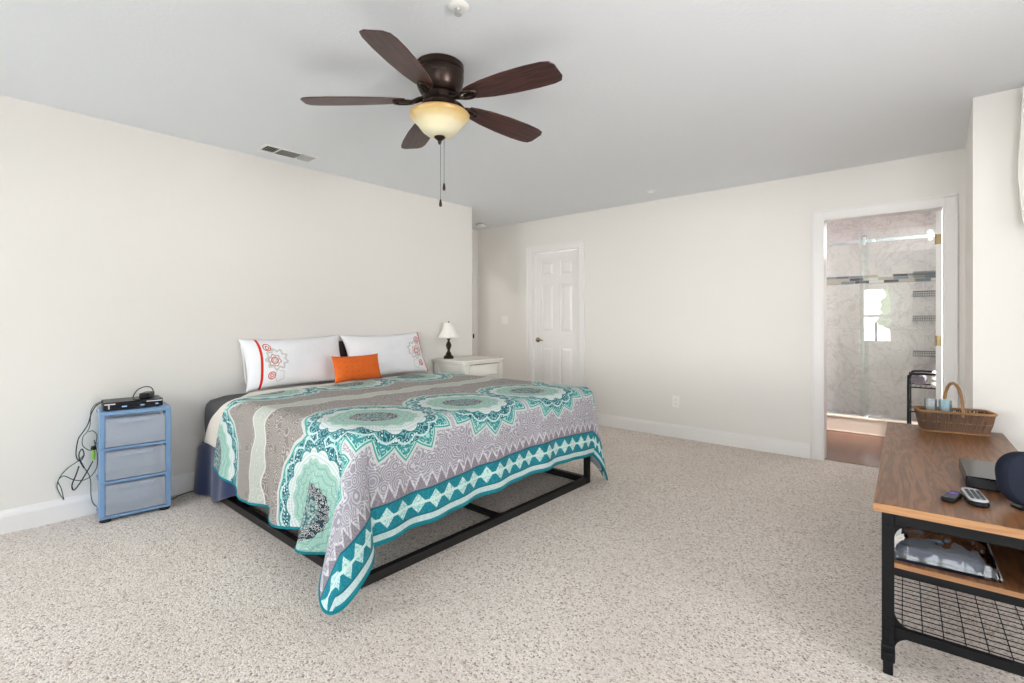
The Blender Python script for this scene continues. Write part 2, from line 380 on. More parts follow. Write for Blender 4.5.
# ---------------------------------------------------------------- mesh helpers
class MB:
    def __init__(s): s.v = []; s.f = []; s.uvs = None
    def add(s, vs, fs, mat=None):
        b = len(s.v)
        for p in vs:
            p = Vector(p); s.v.append(mat @ p if mat else p)
        s.f += [tuple(i + b for i in f) for f in fs]; return s
    def box(s, x0, x1, y0, y1, z0, z1, mat=None):
        return s.add([(x0,y0,z0),(x1,y0,z0),(x1,y1,z0),(x0,y1,z0),(x0,y0,z1),(x1,y0,z1),(x1,y1,z1),(x0,y1,z1)],
            [(0,3,2,1),(4,5,6,7),(0,1,5,4),(1,2,6,5),(2,3,7,6),(3,0,4,7)], mat)
    def prism(s, poly, z0, z1, mat=None):
        n = len(poly)
        return s.add([(x,y,z0) for x,y in poly] + [(x,y,z1) for x,y in poly],
            [tuple(range(n))[::-1], tuple(range(n, 2*n))] + [(i,(i+1)%n,n+(i+1)%n,n+i) for i in range(n)], mat)
    def lathe(s, prof, seg=32, mat=None, cap=True):
        vs = []; fs = []; n = len(prof)
        for r, z in prof:
            for k in range(seg):
                a = 2*PI*k/seg; vs.append((r*math.cos(a), r*math.sin(a), z))
        for i in range(n-1):
            for k in range(seg):
                k2 = (k+1)%seg; fs.append((i*seg+k, i*seg+k2, (i+1)*seg+k2, (i+1)*seg+k))
        if cap:
            if prof[0][0] > 1e-5: fs.append(tuple(range(seg))[::-1])
            if prof[-1][0] > 1e-5: fs.append(tuple(range((n-1)*seg, n*seg)))
        return s.add(vs, fs, mat)
    def tube(s, pts, r, seg=8, closed=False, mat=None, flat=1.0):
        pts = [Vector(p) for p in pts]; n = len(pts); vs = []; fs = []
        up = None
        for i, p in enumerate(pts):
            if closed: d = pts[(i+1)%n] - pts[i-1]
            else: d = pts[min(i+1,n-1)] - pts[max(i-1,0)]
            d.normalize()
            if up is None:
                up = Vector((0,0,1)) if abs(d.z) < 0.9 else Vector((1,0,0))
            x = d.cross(up); 
            if x.length < 1e-6: x = d.orthogonal()
            x.normalize(); y = x.cross(d); y.normalize(); up = y
            rr = r[i] if isinstance(r, (list, tuple)) else r
            for k in range(seg):
                a = 2*PI*k/seg; vs.append(p + x*math.cos(a)*rr + y*math.sin(a)*rr*flat)
        m = n if closed else n-1
        for i in range(m):
            j = (i+1)%n
            for k in range(seg):
                k2 = (k+1)%seg; fs.append((i*seg+k, i*seg+k2, j*seg+k2, j*seg+k))
        if not closed:
            fs.append(tuple(range(seg))[::-1]); fs.append(tuple(range((n-1)*seg, n*seg)))
        return s.add(vs, fs, mat)
    def grid(s, nu, nv, fn, uvfn=None, closeu=False):
        b = len(s.v)
        for j in range(nv):
            for i in range(nu):
                s.v.append(Vector(fn(i/(nu-1), j/(nv-1))))
                if uvfn:
                    if s.uvs is None: s.uvs = []
                    s.uvs.append(uvfn(i/(nu-1), j/(nv-1)))
        for j in range(nv-1):
            for i in range(nu-1):
                a = b + j*nu + i; s.f.append((a, a+1, a+nu+1, a+nu))
        return s
    def build(s, name, mat, parent=None, loc=(0,0,0), rot=0, smooth=True, bevel=0.0, seg=2, solid=0.0, sub=0, **props):
        me = bpy.data.meshes.new(name)
        L = Vector(loc)
        me.from_pydata([tuple(p) for p in s.v], [], s.f); me.update()
        bm = bmesh.new(); bm.from_mesh(me); bmesh.ops.recalc_face_normals(bm, faces=bm.faces) if s.uvs is None else None
        bm.to_mesh(me); bm.free()
        if s.uvs:
            ul = me.uv_layers.new(name='UVMap')
            for lp in me.loops: ul.data[lp.index].uv = s.uvs[lp.vertex_index][:2]
        o = bpy.data.objects.new(name, me); COL.objects.link(o)
        o.location = loc; o.rotation_euler = (0,0,rot)
        if parent: o.parent = parent
        for mm in (mat if isinstance(mat, (list, tuple)) else [mat]): me.materials.append(M[mm] if isinstance(mm, str) else mm)
        if smooth:
            for p in me.polygons: p.use_smooth = True
            try: me.set_sharp_from_angle(angle=R(38))
            except Exception: pass
        if solid: md = o.modifiers.new('solid', 'SOLIDIFY'); md.thickness = solid; md.offset = 0
        if bevel: md = o.modifiers.new('bevel', 'BEVEL'); md.width = bevel; md.segments = seg; md.limit_method = 'ANGLE'; md.angle_limit = R(40); md.harden_normals = False
        if sub: md = o.modifiers.new('sub', 'SUBSURF'); md.levels = sub; md.render_levels = sub
        for k, v in props.items(): o[k] = v
        return o
def tag(o, label, cat, group=None):
    o['label'] = label; o['category'] = cat
    if group: o['group'] = group
    return o
def thing(name, label, cat, loc=(0,0,0), rot=0, group=None):
    o = bpy.data.objects.new(name, None); COL.objects.link(o); o.location = loc; o.rotation_euler = (0,0,rot); o.empty_display_size = 0.1
    return tag(o, label, cat, group)
def dup(root, loc, rot=None, label=None):
    r = root.copy(); COL.objects.link(r); r.location = loc
    if rot is not None: r.rotation_euler = (0,0,rot)
    if label: r['label'] = label
    for ch in list(root.children):
        c = ch.copy(); COL.objects.link(c); c.parent = r
        for g in ch.children:
            d = g.copy(); COL.objects.link(d); d.parent = c
    return r
def struct(name, mb, mat, **kw):
    o = mb.build(name, mat, kind='structure', **kw); return o
def smooth_path(pts, n=8):
    pts = [Vector(p) for p in pts]; out = []
    P = [pts[0]*2 - pts[1]] + pts + [pts[-1]*2 - pts[-2]]
    for i in range(1, len(P)-2):
        for k in range(n):
            t = k/n; a, b, c, d = P[i-1], P[i], P[i+1], P[i+2]
            out.append(0.5*((2*b) + (c-a)*t + (2*a-5*b+4*c-d)*t*t + (3*b-a-3*c+d)*t**3))
    out.append(pts[-1]); return out
def rrect(w, h, r, seg=6):
    out = []
    for cx, cy, a0 in ((w/2-r, h/2-r, 0), (-w/2+r, h/2-r, 90), (-w/2+r, -h/2+r, 180), (w/2-r, -h/2+r, 270)):
        for k in range(seg+1):
            a = R(a0 + 90*k/seg); out.append((cx + r*math.cos(a), cy + r*math.sin(a)))
    return out

# ---------------------------------------------------------------- room shell
H = 2.44
XL, YB, XA, YL = -3.94, 4.88, -4.85, 3.87     # left wall, back wall, alcove end wall, left wall's end
XP, YP = 0.14, 3.80                            # return wall by the bathroom door
struct('floor', MB().box(-4.97, 2.42, -1.72, 4.93, -0.1, 0), 'carpet', smooth=False)
struct('ceiling', MB().box(-4.97, 2.42, -1.72, 5.0, H, H+0.1), 'ceil', smooth=False)
struct('wall_left', MB().box(-4.85, XL, YF, YL, 0, H), 'wall', smooth=False)
# alcove end wall with an entry door opening
struct('wall_alcove', MB().box(XA-0.12, XA, YL, 3.97, 0, H).box(XA-0.12, XA, 4.76, YB, 0, H).box(XA-0.12, XA, 3.97, 4.76, 2.05, H), 'wall', smooth=False)
struct('floor_hall', MB().box(-6.3, -4.97, 2.9, 5.4, -0.1, 0), 'carpet', smooth=False)
struct('ceiling_hall', MB().box(-6.3, -4.97, 2.9, 5.4, H, H+0.1), 'ceil', smooth=False)
struct('wall_hall', MB().box(-6.42, -6.3, 2.9, 5.4, 0, H).box(-6.3, -4.85, 2.78, 2.9, 0, H).box(-6.3, -4.85, 5.4, 5.52, 0, H).box(-4.97, -4.85, 2.9, YL, 0, H).box(-4.97, -4.85, YB, 5.4, 0, H), 'wall', smooth=False)
hl = thing('added_hall_light', 'unseen round white light added on the hallway ceiling to brighten the alcove', 'ceiling light', (-5.55, 4.3, H))  # unseen lamp, added to brighten the alcove through the open doorway
MB().lathe([(0.15,0),(0.15,-0.02),(0.14,-0.025),(0,-0.025)], 32).build('base', 'white_plastic', hl)
d_ = bpy.data.lights.new('hall_fill_light', 'AREA'); d_.shape = 'DISK'; d_.size = 0.24; d_.energy = 9; d_.color = (1.0, 0.98, 0.96)
lo_ = bpy.data.objects.new('hall_fill_light', d_); COL.objects.link(lo_); lo_.location = (0, 0, -0.03); lo_.parent = hl
D1 = (-3.90, -3.18, 2.04); D2 = (-0.752, 0.025, 2.04)
wb = MB()
wb.box(XA-0.12, D1[0], YB, 5.0, 0, H).box(D1[0], D1[1], YB, 5.0, D1[2], H).box(D1[1], D2[0], YB, 5.0, 0, H)
wb.box(D2[0], D2[1], YB, 5.0, D2[2], H).box(D2[1], 2.42, YB, 5.0, 0, H)
struct('wall_back', wb, 'wall', smooth=False)
struct('wall_return', MB().box(XP, 2.3, YP, YB, 0, H), 'wall', smooth=False)
wf = MB(); xs = -4.0
for x0, x1, z0, z1 in sorted(WIN_F):
    wf.box(xs, x0, YF-0.12, YF, 0, H); wf.box(x0, x1, YF-0.12, YF, 0, z0); wf.box(x0, x1, YF-0.12, YF, z1, H); xs = x1
wf.box(xs, XR+0.12, YF-0.12, YF, 0, H)
struct('wall_front', wf, 'wall', smooth=False)
wr = MB(); ys = YF
for y0, y1, z0, z1 in sorted(WIN_R):
    wr.box(XR, XR+0.12, ys, y0, 0, H); wr.box(XR, XR+0.12, y0, y1, 0, z0); wr.box(XR, XR+0.12, y0, y1, z1, H); ys = y1
wr.box(XR, XR+0.12, ys, YB, 0, H)
struct('wall_right', wr, 'wall', smooth=False)
def base_profile():
    return [(0,0),(0.014,0),(0.014,0.095),(0.011,0.112),(0.006,0.122),(0.004,0.13),(0,0.13)]
def baseboard(name, p0, p1):
    p0 = Vector((*p0,0)); p1 = Vector((*p1,0)); d = (p1-p0); L = d.length; d.normalize(); nrm = Vector((-d.y, d.x, 0))
    mat = Matrix(((d.x, nrm.x, 0, p0.x), (d.y, nrm.y, 0, p0.y), (0,0,1,0), (0,0,0,1)))
    pr = base_profile(); n = len(pr)
    vs = [(0,y,z) for y,z in pr] + [(L,y,z) for y,z in pr]
    fs = [tuple(range(n)), tuple(range(n,2*n))[::-1]] + [(i,(i+1)%n,n+(i+1)%n,n+i) for i in range(n)]
    return struct(name, MB().add(vs, fs, mat), 'trim', smooth=False)
baseboard('baseboard_left', (XL, YL), (XL, YF))
baseboard('baseboard_back', (D2[0]-0.085, YB), (D1[1]+0.08, YB))
baseboard('baseboard_alcove', (D1[0]-0.08, YB), (XA, YB))
baseboard('baseboard_return', (XR, YP), (XP, YP))
def casing(name, x0, x1, zt, y, w=0.075):
    """door casing on a wall facing -y, with jamb lining through the wall"""
    m = MB()
    for a, b in ((x0-w, x0), (x1, x1+w)):
        m.box(a, b, y-0.014, y, 0, zt+w)
        m.box(a if a < x0 else b-0.016, a+0.016 if a < x0 else b, y-0.022, y-0.013, 0, zt+w)
    m.box(x0, x1, y-0.014, y, zt, zt+w); m.box(x0-w, x1+w, y-0.022, y-0.013, zt+w-0.016, zt+w)
    m.box(x0-0.002, x0+0.012, y-0.01, y+0.13, 0, zt); m.box(x1-0.012, x1+0.002, y-0.01, y+0.13, 0, zt); m.box(x0, x1, y-0.01, y+0.13, zt-0.012, zt)
    return struct(name, m, 'trim', smooth=False, bevel=0.003)
casing('trim_1', *D1, YB); casing('trim_2', *D2, YB)
# alcove entry: casing on the end wall, with the strike plate
m = MB().box(XA, XA+0.016, 4.755, 4.83, 0, 2.12).box(XA, XA+0.016, 3.90, 3.97, 0, 2.12).box(XA, XA+0.016, 3.97, 4.755, 2.05, 2.12)
m.box(XA-0.12, XA+0.002, 4.742, 4.757, 0, 2.05)
tr = struct('trim_3', m, 'trim', smooth=False, bevel=0.003)
MB().box(XA+0.0155, XA+0.019, 4.76, 4.785, 0.94, 1.0).build('strike_plate', 'bronze', tr, smooth=False)

def door_leaf(w, h, t=0.035):
    """six-panel leaf, x 0..w, y 0..t, front at y=0"""
    m = MB(); st, mid = 0.105, 0.09
    rails = [(0, 0.20), (0.86, 1.02), (1.62, 1.72), (h-0.11, h)]
    m.box(0, st, 0, t, 0, h); m.box(w-st, w, 0, t, 0, h); m.box(w/2-mid/2, w/2+mid/2, 0.0004, t-0.0004, 0, h)
    for a, b in rails: m.box(st, w-st, 0.0002, t-0.0002, a, b)
    for (a, b) in ((0.20, 0.86), (1.02, 1.62), (1.72, h-0.11)):
        for x0, x1 in ((st, w/2-mid/2), (w/2+mid/2, w-st)):
            m.box(x0, x1, 0.012, t-0.012, a, b)
            for f0, f1, sg in ((0.012, 0.003, 1), (t-0.012, t-0.003, -1)):   # raised field with sloped shoulders
                i0, i1 = 0.022, 0.05
                q0 = [(x0+i0, f0, a+i0), (x1-i0, f0, a+i0), (x1-i0, f0, b-i0), (x0+i0, f0, b-i0)]
                q1 = [(x0+i1, f1, a+i1), (x1-i1, f1, a+i1), (x1-i1, f1, b-i1), (x0+i1, f1, b-i1)]
                m.add(q0+q1, [(0,1,5,4),(1,2,6,5),(2,3,7,6),(3,0,4,7),(4,5,6,7)])
    return m
def lever(parent, x, z, y, d):
    m = MB().lathe([(0.0,0),(0.031,0),(0.031,0.006),(0.024,0.011),(0.012,0.012),(0.010,0.04),(0.0,0.04)], 20, Matrix.Translation((x,y,z)) @ Matrix.Rotation(R(90),4,'X'))
    m.tube(smooth_path([(x,y-0.042,z),(x+d*0.03,y-0.046,z+0.004),(x+d*0.07,y-0.045,z+0.002),(x+d*0.105,y-0.043,z-0.006)],4), [0.009]*4+[0.008]*4+[0.007]*4+[0.006], 8)
    return m.build('handle', 'brass', parent)
dl = door_leaf(D1[1]-D1[0]-0.03, 2.015).build('door_1', 'trim', loc=(D1[0]+0.015, YB+0.045, 0.01), smooth=False, kind='structure')
lever(dl, 0.055, 0.93, 0.0, 1)
d3 = door_leaf(0.76, 2.03).build('door_3', 'trim', loc=(XA-0.13, 3.985, 0.01), rot=R(178), smooth=False, kind='structure')
lever(d3, 0.70, 0.93, 0.0, -1)
# bathroom door, open along the right jamb
dl2 = door_leaf(0.73, 2.02).build('door_2', 'trim', loc=(D2[1]-0.014, YB+0.125, 0.01), rot=R(88), smooth=False, kind='structure')
for z in (0.25, 1.02, 1.80):
    MB().box(-0.003, 0.001, 0.003, 0.032, z-0.038, z+0.038).lathe([(0.0055,z-0.04),(0.0055,z+0.04)], 10, Matrix.Translation((-0.006,0.036,0))).build('hinge', 'brass', dl2, smooth=False)
hm = Matrix.Rotation(0,4,'X')
lever(dl2, 0.665, 0.93, 0.0, -1)

def window(n, w, h, loc, rot, shutters=False):
    """opening-sized window in local x 0..w, z 0..h, wall thickness behind (y 0..-0.12)"""
    m = MB(); f = 0.045
    m.box(0, f, -0.10, -0.05, 0, h).box(w-f, w, -0.10, -0.05, 0, h).box(f, w-f, -0.10, -0.05, 0, f).box(f, w-f, -0.10, -0.05, h-f, h).box(f, w-f, -0.095, -0.055, h/2-0.018, h/2+0.018)
    o = m.build('window_%d' % n, 'white_plastic', loc=loc, rot=rot, smooth=False, kind='structure')
    MB().box(f, w-f, -0.078, -0.074, f, h-f).build('pane', 'window_glass', o, smooth=False)
    if shutters:
        s = MB()
        for x0, x1 in ((0.0, w/2-0.004), (w/2+0.004, w)):
            s.box(x0, x0+0.045, -0.03, 0, 0, h/2).box(x1-0.045, x1, -0.03, 0, 0, h/2).box(x0, x1, -0.03, 0, 0, 0.06).box(x0, x1, -0.03, 0, h/2-0.05, h/2)
            z = 0.09
            while z < h/2-0.06:
                s.box(x0+0.045, x1-0.045, -0.032, 0.032, -0.004, 0.004, Matrix.Translation((0,-0.012,z)) @ Matrix.Rotation(R(12),4,'X')); z += 0.066
        s.build('shutter', 'white_plastic', o, smooth=False)
    MB().box(-0.03, w+0.03, 0.0, 0.035, -0.025, 0.0).build('sill', 'trim', o, smooth=False, bevel=0.004)
    return o
k = 1
for x0, x1, z0, z1 in WIN_F:
    window(k, x1-x0, z1-z0, (x0, YF, z0), 0, k == 1); k += 1
for y0, y1, z0, z1 in WIN_R:
    window(k, y1-y0, z1-z0, (XR, y0, z0), R(90)); k += 1

# ---------------------------------------------------------------- bathroom shell
YG, YM, XBL = 6.36, 7.35, -2.0
XS = 0.06                                      # right side wall of the shower
struct('floor_bathroom', MB().box(XBL, XB, 4.93, 7.5, -0.1, -0.004), 'plank', smooth=False)
struct('ceiling_bathroom', MB().box(XBL-0.1, XB+0.12, 5.0, 7.5, H, H+0.1), 'ceil', smooth=False)
struct('wall_shower', MB().box(XBL, XB, YM, YM+0.12, -0.1, H), 'marble', smooth=False)
struct('wall_shower_side', MB().box(XS, XS+0.12, YG+0.02, YM, -0.004, H), 'marble', smooth=False)
struct('wall_bathroom_left', MB().box(XBL-0.12, XBL, 5.0, YM+0.12, -0.1, H), 'marble', smooth=False)
y0, y1, z0, z1 = WIN_B_ADDED
struct('wall_bathroom_right', MB().box(XB, XB+0.12, 5.0, y0, -0.1, H).box(XB, XB+0.12, y1, YM+0.12, -0.1, H).box(XB, XB+0.12, y0, y1, -0.1, z0).box(XB, XB+0.12, y0, y1, z1, H), 'bath_wall', smooth=False)
window(k, y1-y0, z1-z0, (XB, y0, z0), R(90))  # added window, out of view, lights the bathroom
struct('trim_4', MB().box(XBL, XS, YM-0.006, YM, 1.63, 1.73).box(XS-0.006, XS, YG+0.05, YM-0.006, 1.63, 1.73), 'mosaic', smooth=False)
struct('trim_5', MB().box(XBL, XS, YG-0.06, YG+0.06, -0.004, 0.148).box(XBL, XS, YG-0.068, YG+0.062, 0.148, 0.17).box(XBL, XS, YG-0.066, YG-0.058, -0.004, 0.012), 'curb_tile', smooth=False, bevel=0.004)
struct('floor_shower', MB().box(XBL, XS, YG+0.06, YM, -0.004, 0.03), 'pan', smooth=False)

sh = thing('shower_screen', 'frameless sliding glass shower screen hung from a chrome bar on the tiled curb', 'shower screen', (0, YG, 0.17))
MB().box(-1.9, -0.565, 0.012, 0.022, 0.0, 1.83).build('fixed_pane', 'shower_glass', sh, smooth=False)
MB().box(-0.64, 0.045, -0.022, -0.012, 0.012, 1.94).build('sliding_pane', 'shower_glass', sh, smooth=False)
MB().box(-1.95, XS, -0.010, 0.010, 1.83, 1.865).build('bar', 'chrome', sh, smooth=False, bevel=0.002)
for x in (-0.60, -0.07):
    MB().lathe([(0,0),(0.03,0),(0.03,0.012),(0,0.012)], 20, Matrix.Translation((x,-0.01,1.88)) @ Matrix.Rotation(R(90),4,'X')).box(x-0.014, x+0.014, -0.026, -0.010, 1.80, 1.89).build('roller', 'chrome', sh)
for x in (-0.52, 0.02):
    MB().lathe([(0,0),(0.017,0),(0.017,0.025),(0,0.025)], 16, Matrix.Translation((x,0.0,1.848)) @ Matrix.Rotation(R(90),4,'X')).build('stop', 'chrome', sh)
MB().box(-0.60,-0.57,-0.03,0.03,0.0,0.012).build('guide', 'chrome', sh, smooth=False)
MB().tube([(-0.50,-0.05,0.8),(-0.50,-0.05,1.0)], 0.008).tube([(-0.50,-0.012,0.82),(-0.50,-0.05,0.82)],0.006).tube([(-0.50,-0.012,0.98),(-0.50,-0.05,0.98)],0.006).build('handle', 'chrome', sh)

def wire_basket(w, d, h):
    m = MB()
    for z, r in ((0,0.0022),(h,0.003)): m.tube([(-w/2,-d/2,z),(w/2,-d/2,z),(w/2,d/2,z),(-w/2,d/2,z)], r, 6, True)
    n = int(w/0.02)
    for i in range(n+1):
        x = -w/2 + w*i/n; m.tube([(x,d/2,h),(x,d/2,0),(x,-d/2,0),(x,-d/2,h)], 0.0014, 5)
    return m
cads = [(1.68, 'highest'), (1.46, 'second highest'), (1.18, 'third from the top'), (0.78, 'lowest')]
c0 = None
for z, wd in cads:
    lab = 'grey wire caddy shelf in the shower corner, %s of the four' % wd
    if wd == 'second highest': lab = 'grey wire caddy shelf in the shower corner just below the mosaic band level'
    if c0 is None:
        c0 = thing('shower_caddy', lab, 'shower shelf', (-0.09, YM-0.075, z), 0, 'wire shelves in the shower corner')
        wire_basket(0.28, 0.13, 0.055).build('wire_basket', 'steel', c0)
        MB().tube([(-0.14,0.068,0.03),(0.14,0.068,0.03)],0.003,6).build('hanging_rod', 'steel', c0)
    else: dup(c0, (-0.09, YM-0.075, z), None, lab)
c0['label'] = 'grey wire caddy shelf in the shower corner, highest of the four'
c0.children[0].name = 'wire_basket'
# shower valve
MB().lathe([(0,0),(0.045,0),(0.045,0.01),(0.02,0.02),(0.02,0.05),(0,0.05)], 20, Matrix.Translation((XS,6.7,1.1)) @ Matrix.Rotation(R(-90),4,'Y')).tube([(XS-0.045,6.7,1.1),(XS-0.05,6.62,1.09)],0.008)
tag(MB().lathe([(0,0),(0.045,0),(0.045,0.01),(0.02,0.02),(0.02,0.05),(0,0.05)], 20, Matrix.Rotation(R(-90),4,'Y')).tube([(-0.045,0,0),(-0.05,-0.08,-0.01)],0.008).build('shower_valve', 'chrome', loc=(XS,6.8,1.10)), 'chrome shower valve on the side wall beside the lowest wire shelf', 'tap')

for lx, ly, pw in ((0.95, 5.6, 110),):  # unseen ceiling lamp, added to brighten the bathroom
    cl_ = thing('added_bath_light', 'unseen round white ceiling light added to brighten the bathroom' if ly < 6 else 'unseen round white ceiling light added to brighten the shower', 'ceiling light', (lx, ly, H))
    MB().lathe([(0.10,0),(0.10,-0.006),(0.085,-0.009),(0.08,-0.004)], 32, cap=False).build('trim_ring', 'white_plastic', cl_)
    d_ = bpy.data.lights.new('bath_fill_light', 'AREA'); d_.shape = 'DISK'; d_.size = 0.15; d_.energy = pw; d_.color = (0.99, 0.98, 1.0)
    lo_ = bpy.data.objects.new('bath_fill_light', d_); COL.objects.link(lo_); lo_.location = (0, 0, -0.008); lo_.parent = cl_
# black rolling rack with towels
ct = thing('storage_rack', 'black tube metal rack with towels beside the open bathroom door', 'rack', (-0.06, 6.02, -0.004), R(90))
def hoop(x, y0, y1, h):
    return smooth_path([(x,y0,0),(x,y0,h-0.08),(x,y0+0.012,h-0.025),(x,y0+0.05,h),(x,y1-0.05,h),(x,y1-0.012,h-0.025),(x,y1,h-0.08),(x,y1,0)],5)
for x in (-0.165, 0.17): MB().tube(hoop(x,-0.16,0.16,0.70), 0.011, 10).build('side_hoop', 'black_metal', ct)
for z in (0.10, 0.35, 0.575):
    s = MB()
    for y in (-0.15, 0.15): s.tube([(-0.165,y,z),(0.17,y,z)],0.007).tube([(-0.165,y,z+0.05),(0.17,y,z+0.05)],0.005)
    for i in range(9): y = -0.15+0.3*i/8; s.tube([(-0.165,y,z),(0.17,y,z)],0.003,6)
    for x in (-0.165,0.17): s.tube([(x,-0.15,z),(x,0.15,z)],0.006)
    s.build('shelf', 'black_metal', ct)
def roll(L, r, n=28):
    m = MB(); sp = []
    for i in range(n*3+1):
        a = 2*PI*i/n; q = r*(0.25+0.75*i/(n*3)); sp.append((0, q*math.cos(a), q*math.sin(a)))
    m.add([(-L/2,y,z) for _,y,z in sp]+[(L/2,y,z) for _,y,z in sp], [(i,i+1,len(sp)+i+1,len(sp)+i) for i in range(len(sp)-1)])
    m.lathe([(0,-L/2+0.004),(r*0.985,-L/2+0.004),(r*0.985,L/2-0.004),(0,L/2-0.004)], 24, Matrix.Rotation(R(90),4,'Y'))
    return m
tag(roll(0.11,0.052).build('towel', 'towel_grey', loc=(-0.145,5.98,0.636), rot=R(80)), 'rolled grey patterned towel on the top of the black rack', 'towel', 'towels on the bathroom rack')
m = MB()
for i,(zz,w) in enumerate(((0,0.26),(0.045,0.25),(0.09,0.24))): m.prism(rrect(w*0.72, w, 0.03), zz, zz+0.044)
tag(m.build('towel', 'towel_white', loc=(0.03,6.02,0.579), bevel=0.015), 'folded white towel beside the rolled one on the black rack', 'towel', 'towels on the bathroom rack')

# ---------------------------------------------------------------- bed
BX0, BX1, BY0, BY1, BZ0, BZ1 = -3.91, -1.955, 1.20, 3.12, 0.34, 0.655
bf = thing('bed_frame', 'black metal bed frame with low floor rails under the king mattress', 'bed frame', ((BX0+BX1)/2, (BY0+BY1)/2, 0))
cx, cy = (BX0+BX1)/2, (BY0+BY1)/2
fx0, fx1, fy0, fy1 = BX0+0.01-cx, BX1+0.02-cx, BY0-0.005-cy, BY1-0.01-cy
t_ = 0.036
for nm, a in (('floor_rail', (fx0, fx1, fy0, fy0+t_, 0.0, 0.045)), ('floor_rail', (fx0, fx1, fy1-t_, fy1, 0.0, 0.045)), ('floor_rail', (fx1-t_, fx1, fy0+t_, fy1-t_, 0.0, 0.045)), ('floor_rail', (fx0, fx0+t_, fy0+t_, fy1-t_, 0.0, 0.045)),
              ('top_rail', (fx0, fx1, fy0, fy0+t_, 0.30, 0.338)), ('top_rail', (fx0, fx1, fy1-t_, fy1, 0.30, 0.338)), ('top_rail', (fx1-t_, fx1, fy0+t_, fy1-t_, 0.30, 0.338)), ('top_rail', (fx0, fx0+t_, fy0+t_, fy1-t_, 0.30, 0.338))):
    MB().box(*a).build(nm, 'bed_metal', bf, smooth=False, bevel=0.003)
for x in (fx0, fx1-t_):
    for y in (fy0, fy1-t_):
        MB().box(x, x+t_, y, y+t_, 0.045, 0.30).build('post', 'bed_metal', bf, smooth=False)
for x in (-0.38, 0.38):
    MB().box(x-0.012, x+0.012, fy0+t_, fy1-t_, 0.012, 0.034).build('cross_bar', 'bed_metal', bf, smooth=False)
MB().box(fx0+t_, fx1-t_, -0.015, 0.015, 0.012, 0.04).build('cross_bar', 'bed_metal', bf, smooth=False)
for i in range(11):
    x = fx0+0.1+(fx1-fx0-0.2)*i/10
    MB().box(x-0.018, x+0.018, fy0+t_, fy1-t_, 0.318, 0.334).build('slat', 'bed_metal', bf, smooth=False)

# mattress in a charcoal fitted sheet
m = MB(); NZ = 12
poly = rrect(BX1-BX0, BY1-BY0, 0.09, 8); n = len(poly)
for i in range(NZ+1):
    t = i/NZ; z = t*(BZ1-BZ0); e = 0.075
    d = z if z < e else (BZ1-BZ0-z if BZ1-BZ0-z < e else e)
    ins = e - math.sqrt(max(0, e*e-(e-d)**2)); ins -= 0.012*math.sin(PI*t)
    sx = 1 - 2*ins/(BX1-BX0); sy = 1 - 2*ins/(BY1-BY0)
    m.v += [Vector((x*sx, y*sy, z)) for x, y in poly]
for i in range(NZ):
    for k_ in range(n): m.f.append((i*n+k_, i*n+(k_+1)%n, (i+1)*n+(k_+1)%n, (i+1)*n+k_))
m.f += [tuple(range(n))[::-1], tuple(range(NZ*n, NZ*n+n))]
tag(m.build('mattress', 'sheet', loc=(cx, cy, BZ0)), 'king mattress in a charcoal fitted sheet on the black frame', 'mattress')

class Drape:
    """cloth laid over the mattress: cloth coordinates (a along x, b along y)"""
    def __init__(s, z, off, rad=0.07, ear=(0.27, 0.45), ear2=(0.2, 0.35), seed=0, fold=0.012):
        s.z = z; s.off = off; s.r = rad; s.ear = ear; s.ear2 = ear2; s.seed = seed; s.fold = fold
        s.A = BX1 + off - rad; s.B0 = BY0 - off + rad; s.B1 = BY1 + off - rad
    def prof(s, q):
        r = s.r
        if q < r*PI/2: return r*math.sin(q/r), r*(1-math.cos(q/r))
        return r, r + q - r*PI/2
    def __call__(s, a, b):
        da = max(0, a - s.A); sg = -1
        if b < s.B0: db = s.B0 - b; base = s.B0
        elif b > s.B1: db = b - s.B1; base = s.B1; sg = 1
        else: db = 0; base = b
        nz = noise.noise(Vector((a*3.1, b*3.1, s.seed)))*0.008 + noise.noise(Vector((a*9, b*9, s.seed+5)))*0.003
        ax = min(a, s.A)
        if da == 0 and db == 0: return Vector((a, b, s.z + nz))
        if da > 0 and db > 0:
            q = math.hypot(da, db); th = math.atan2(da, db)/(PI/2)
            rho, kap = s.ear if sg < 0 else s.ear2
            h, d = s.prof(q)
            # directions
            w1 = math.cos(th*PI/2); w2 = math.sin(th*PI/2)
            hx = h*w2; hy = sg*h*w1
            hang = max(0.0, q - s.r*PI/2)
            ed = Vector((1, sg, 0)).normalized(); en = Vector((-1, sg, 0)).normalized()
            p = ed*(rho*(1-math.cos(2*PI*th))) + en*(kap*rho*math.sin(2*PI*th))
            # keep strips' start tangent and outward lean
            l = p.length
            dirv = Vector((p.x, p.y, 0)); 
            if l > 1e-6: dirv = dirv/l*math.sin(l)
            drop = s.prof(min(q, s.r*PI/2))[1] + hang*math.cos(l)
            dz = drop
            return Vector((s.A + hx + dirv.x*hang, base + hy + dirv.y*hang, max(0.012, s.z - dz + nz*(0.3))))
        q = da if da > 0 else db
        h, d = s.prof(q)
        along = b if da > 0 else a
        hang = max(0, q - 0.1)
        # gentle vertical folds, fading to nothing at the corner
        edge = min(abs(b - s.B0), abs(b - s.B1)) if da > 0 else (s.A - a)
        fade = min(1, max(0, edge)/0.25)
        fo = s.fold*hang/0.4*fade*(math.sin(along*15 + s.seed) + 0.7*math.sin(along*27 + 1.3 + s.seed))
        fo += 0.02*hang/0.4
        fo = max(fo, -0.006)
        if da > 0: return Vector((s.A + h + fo, b, max(0.01, s.z - d)))
        return Vector((a, base + sg*(h + fo), max(0.01, s.z - d)))
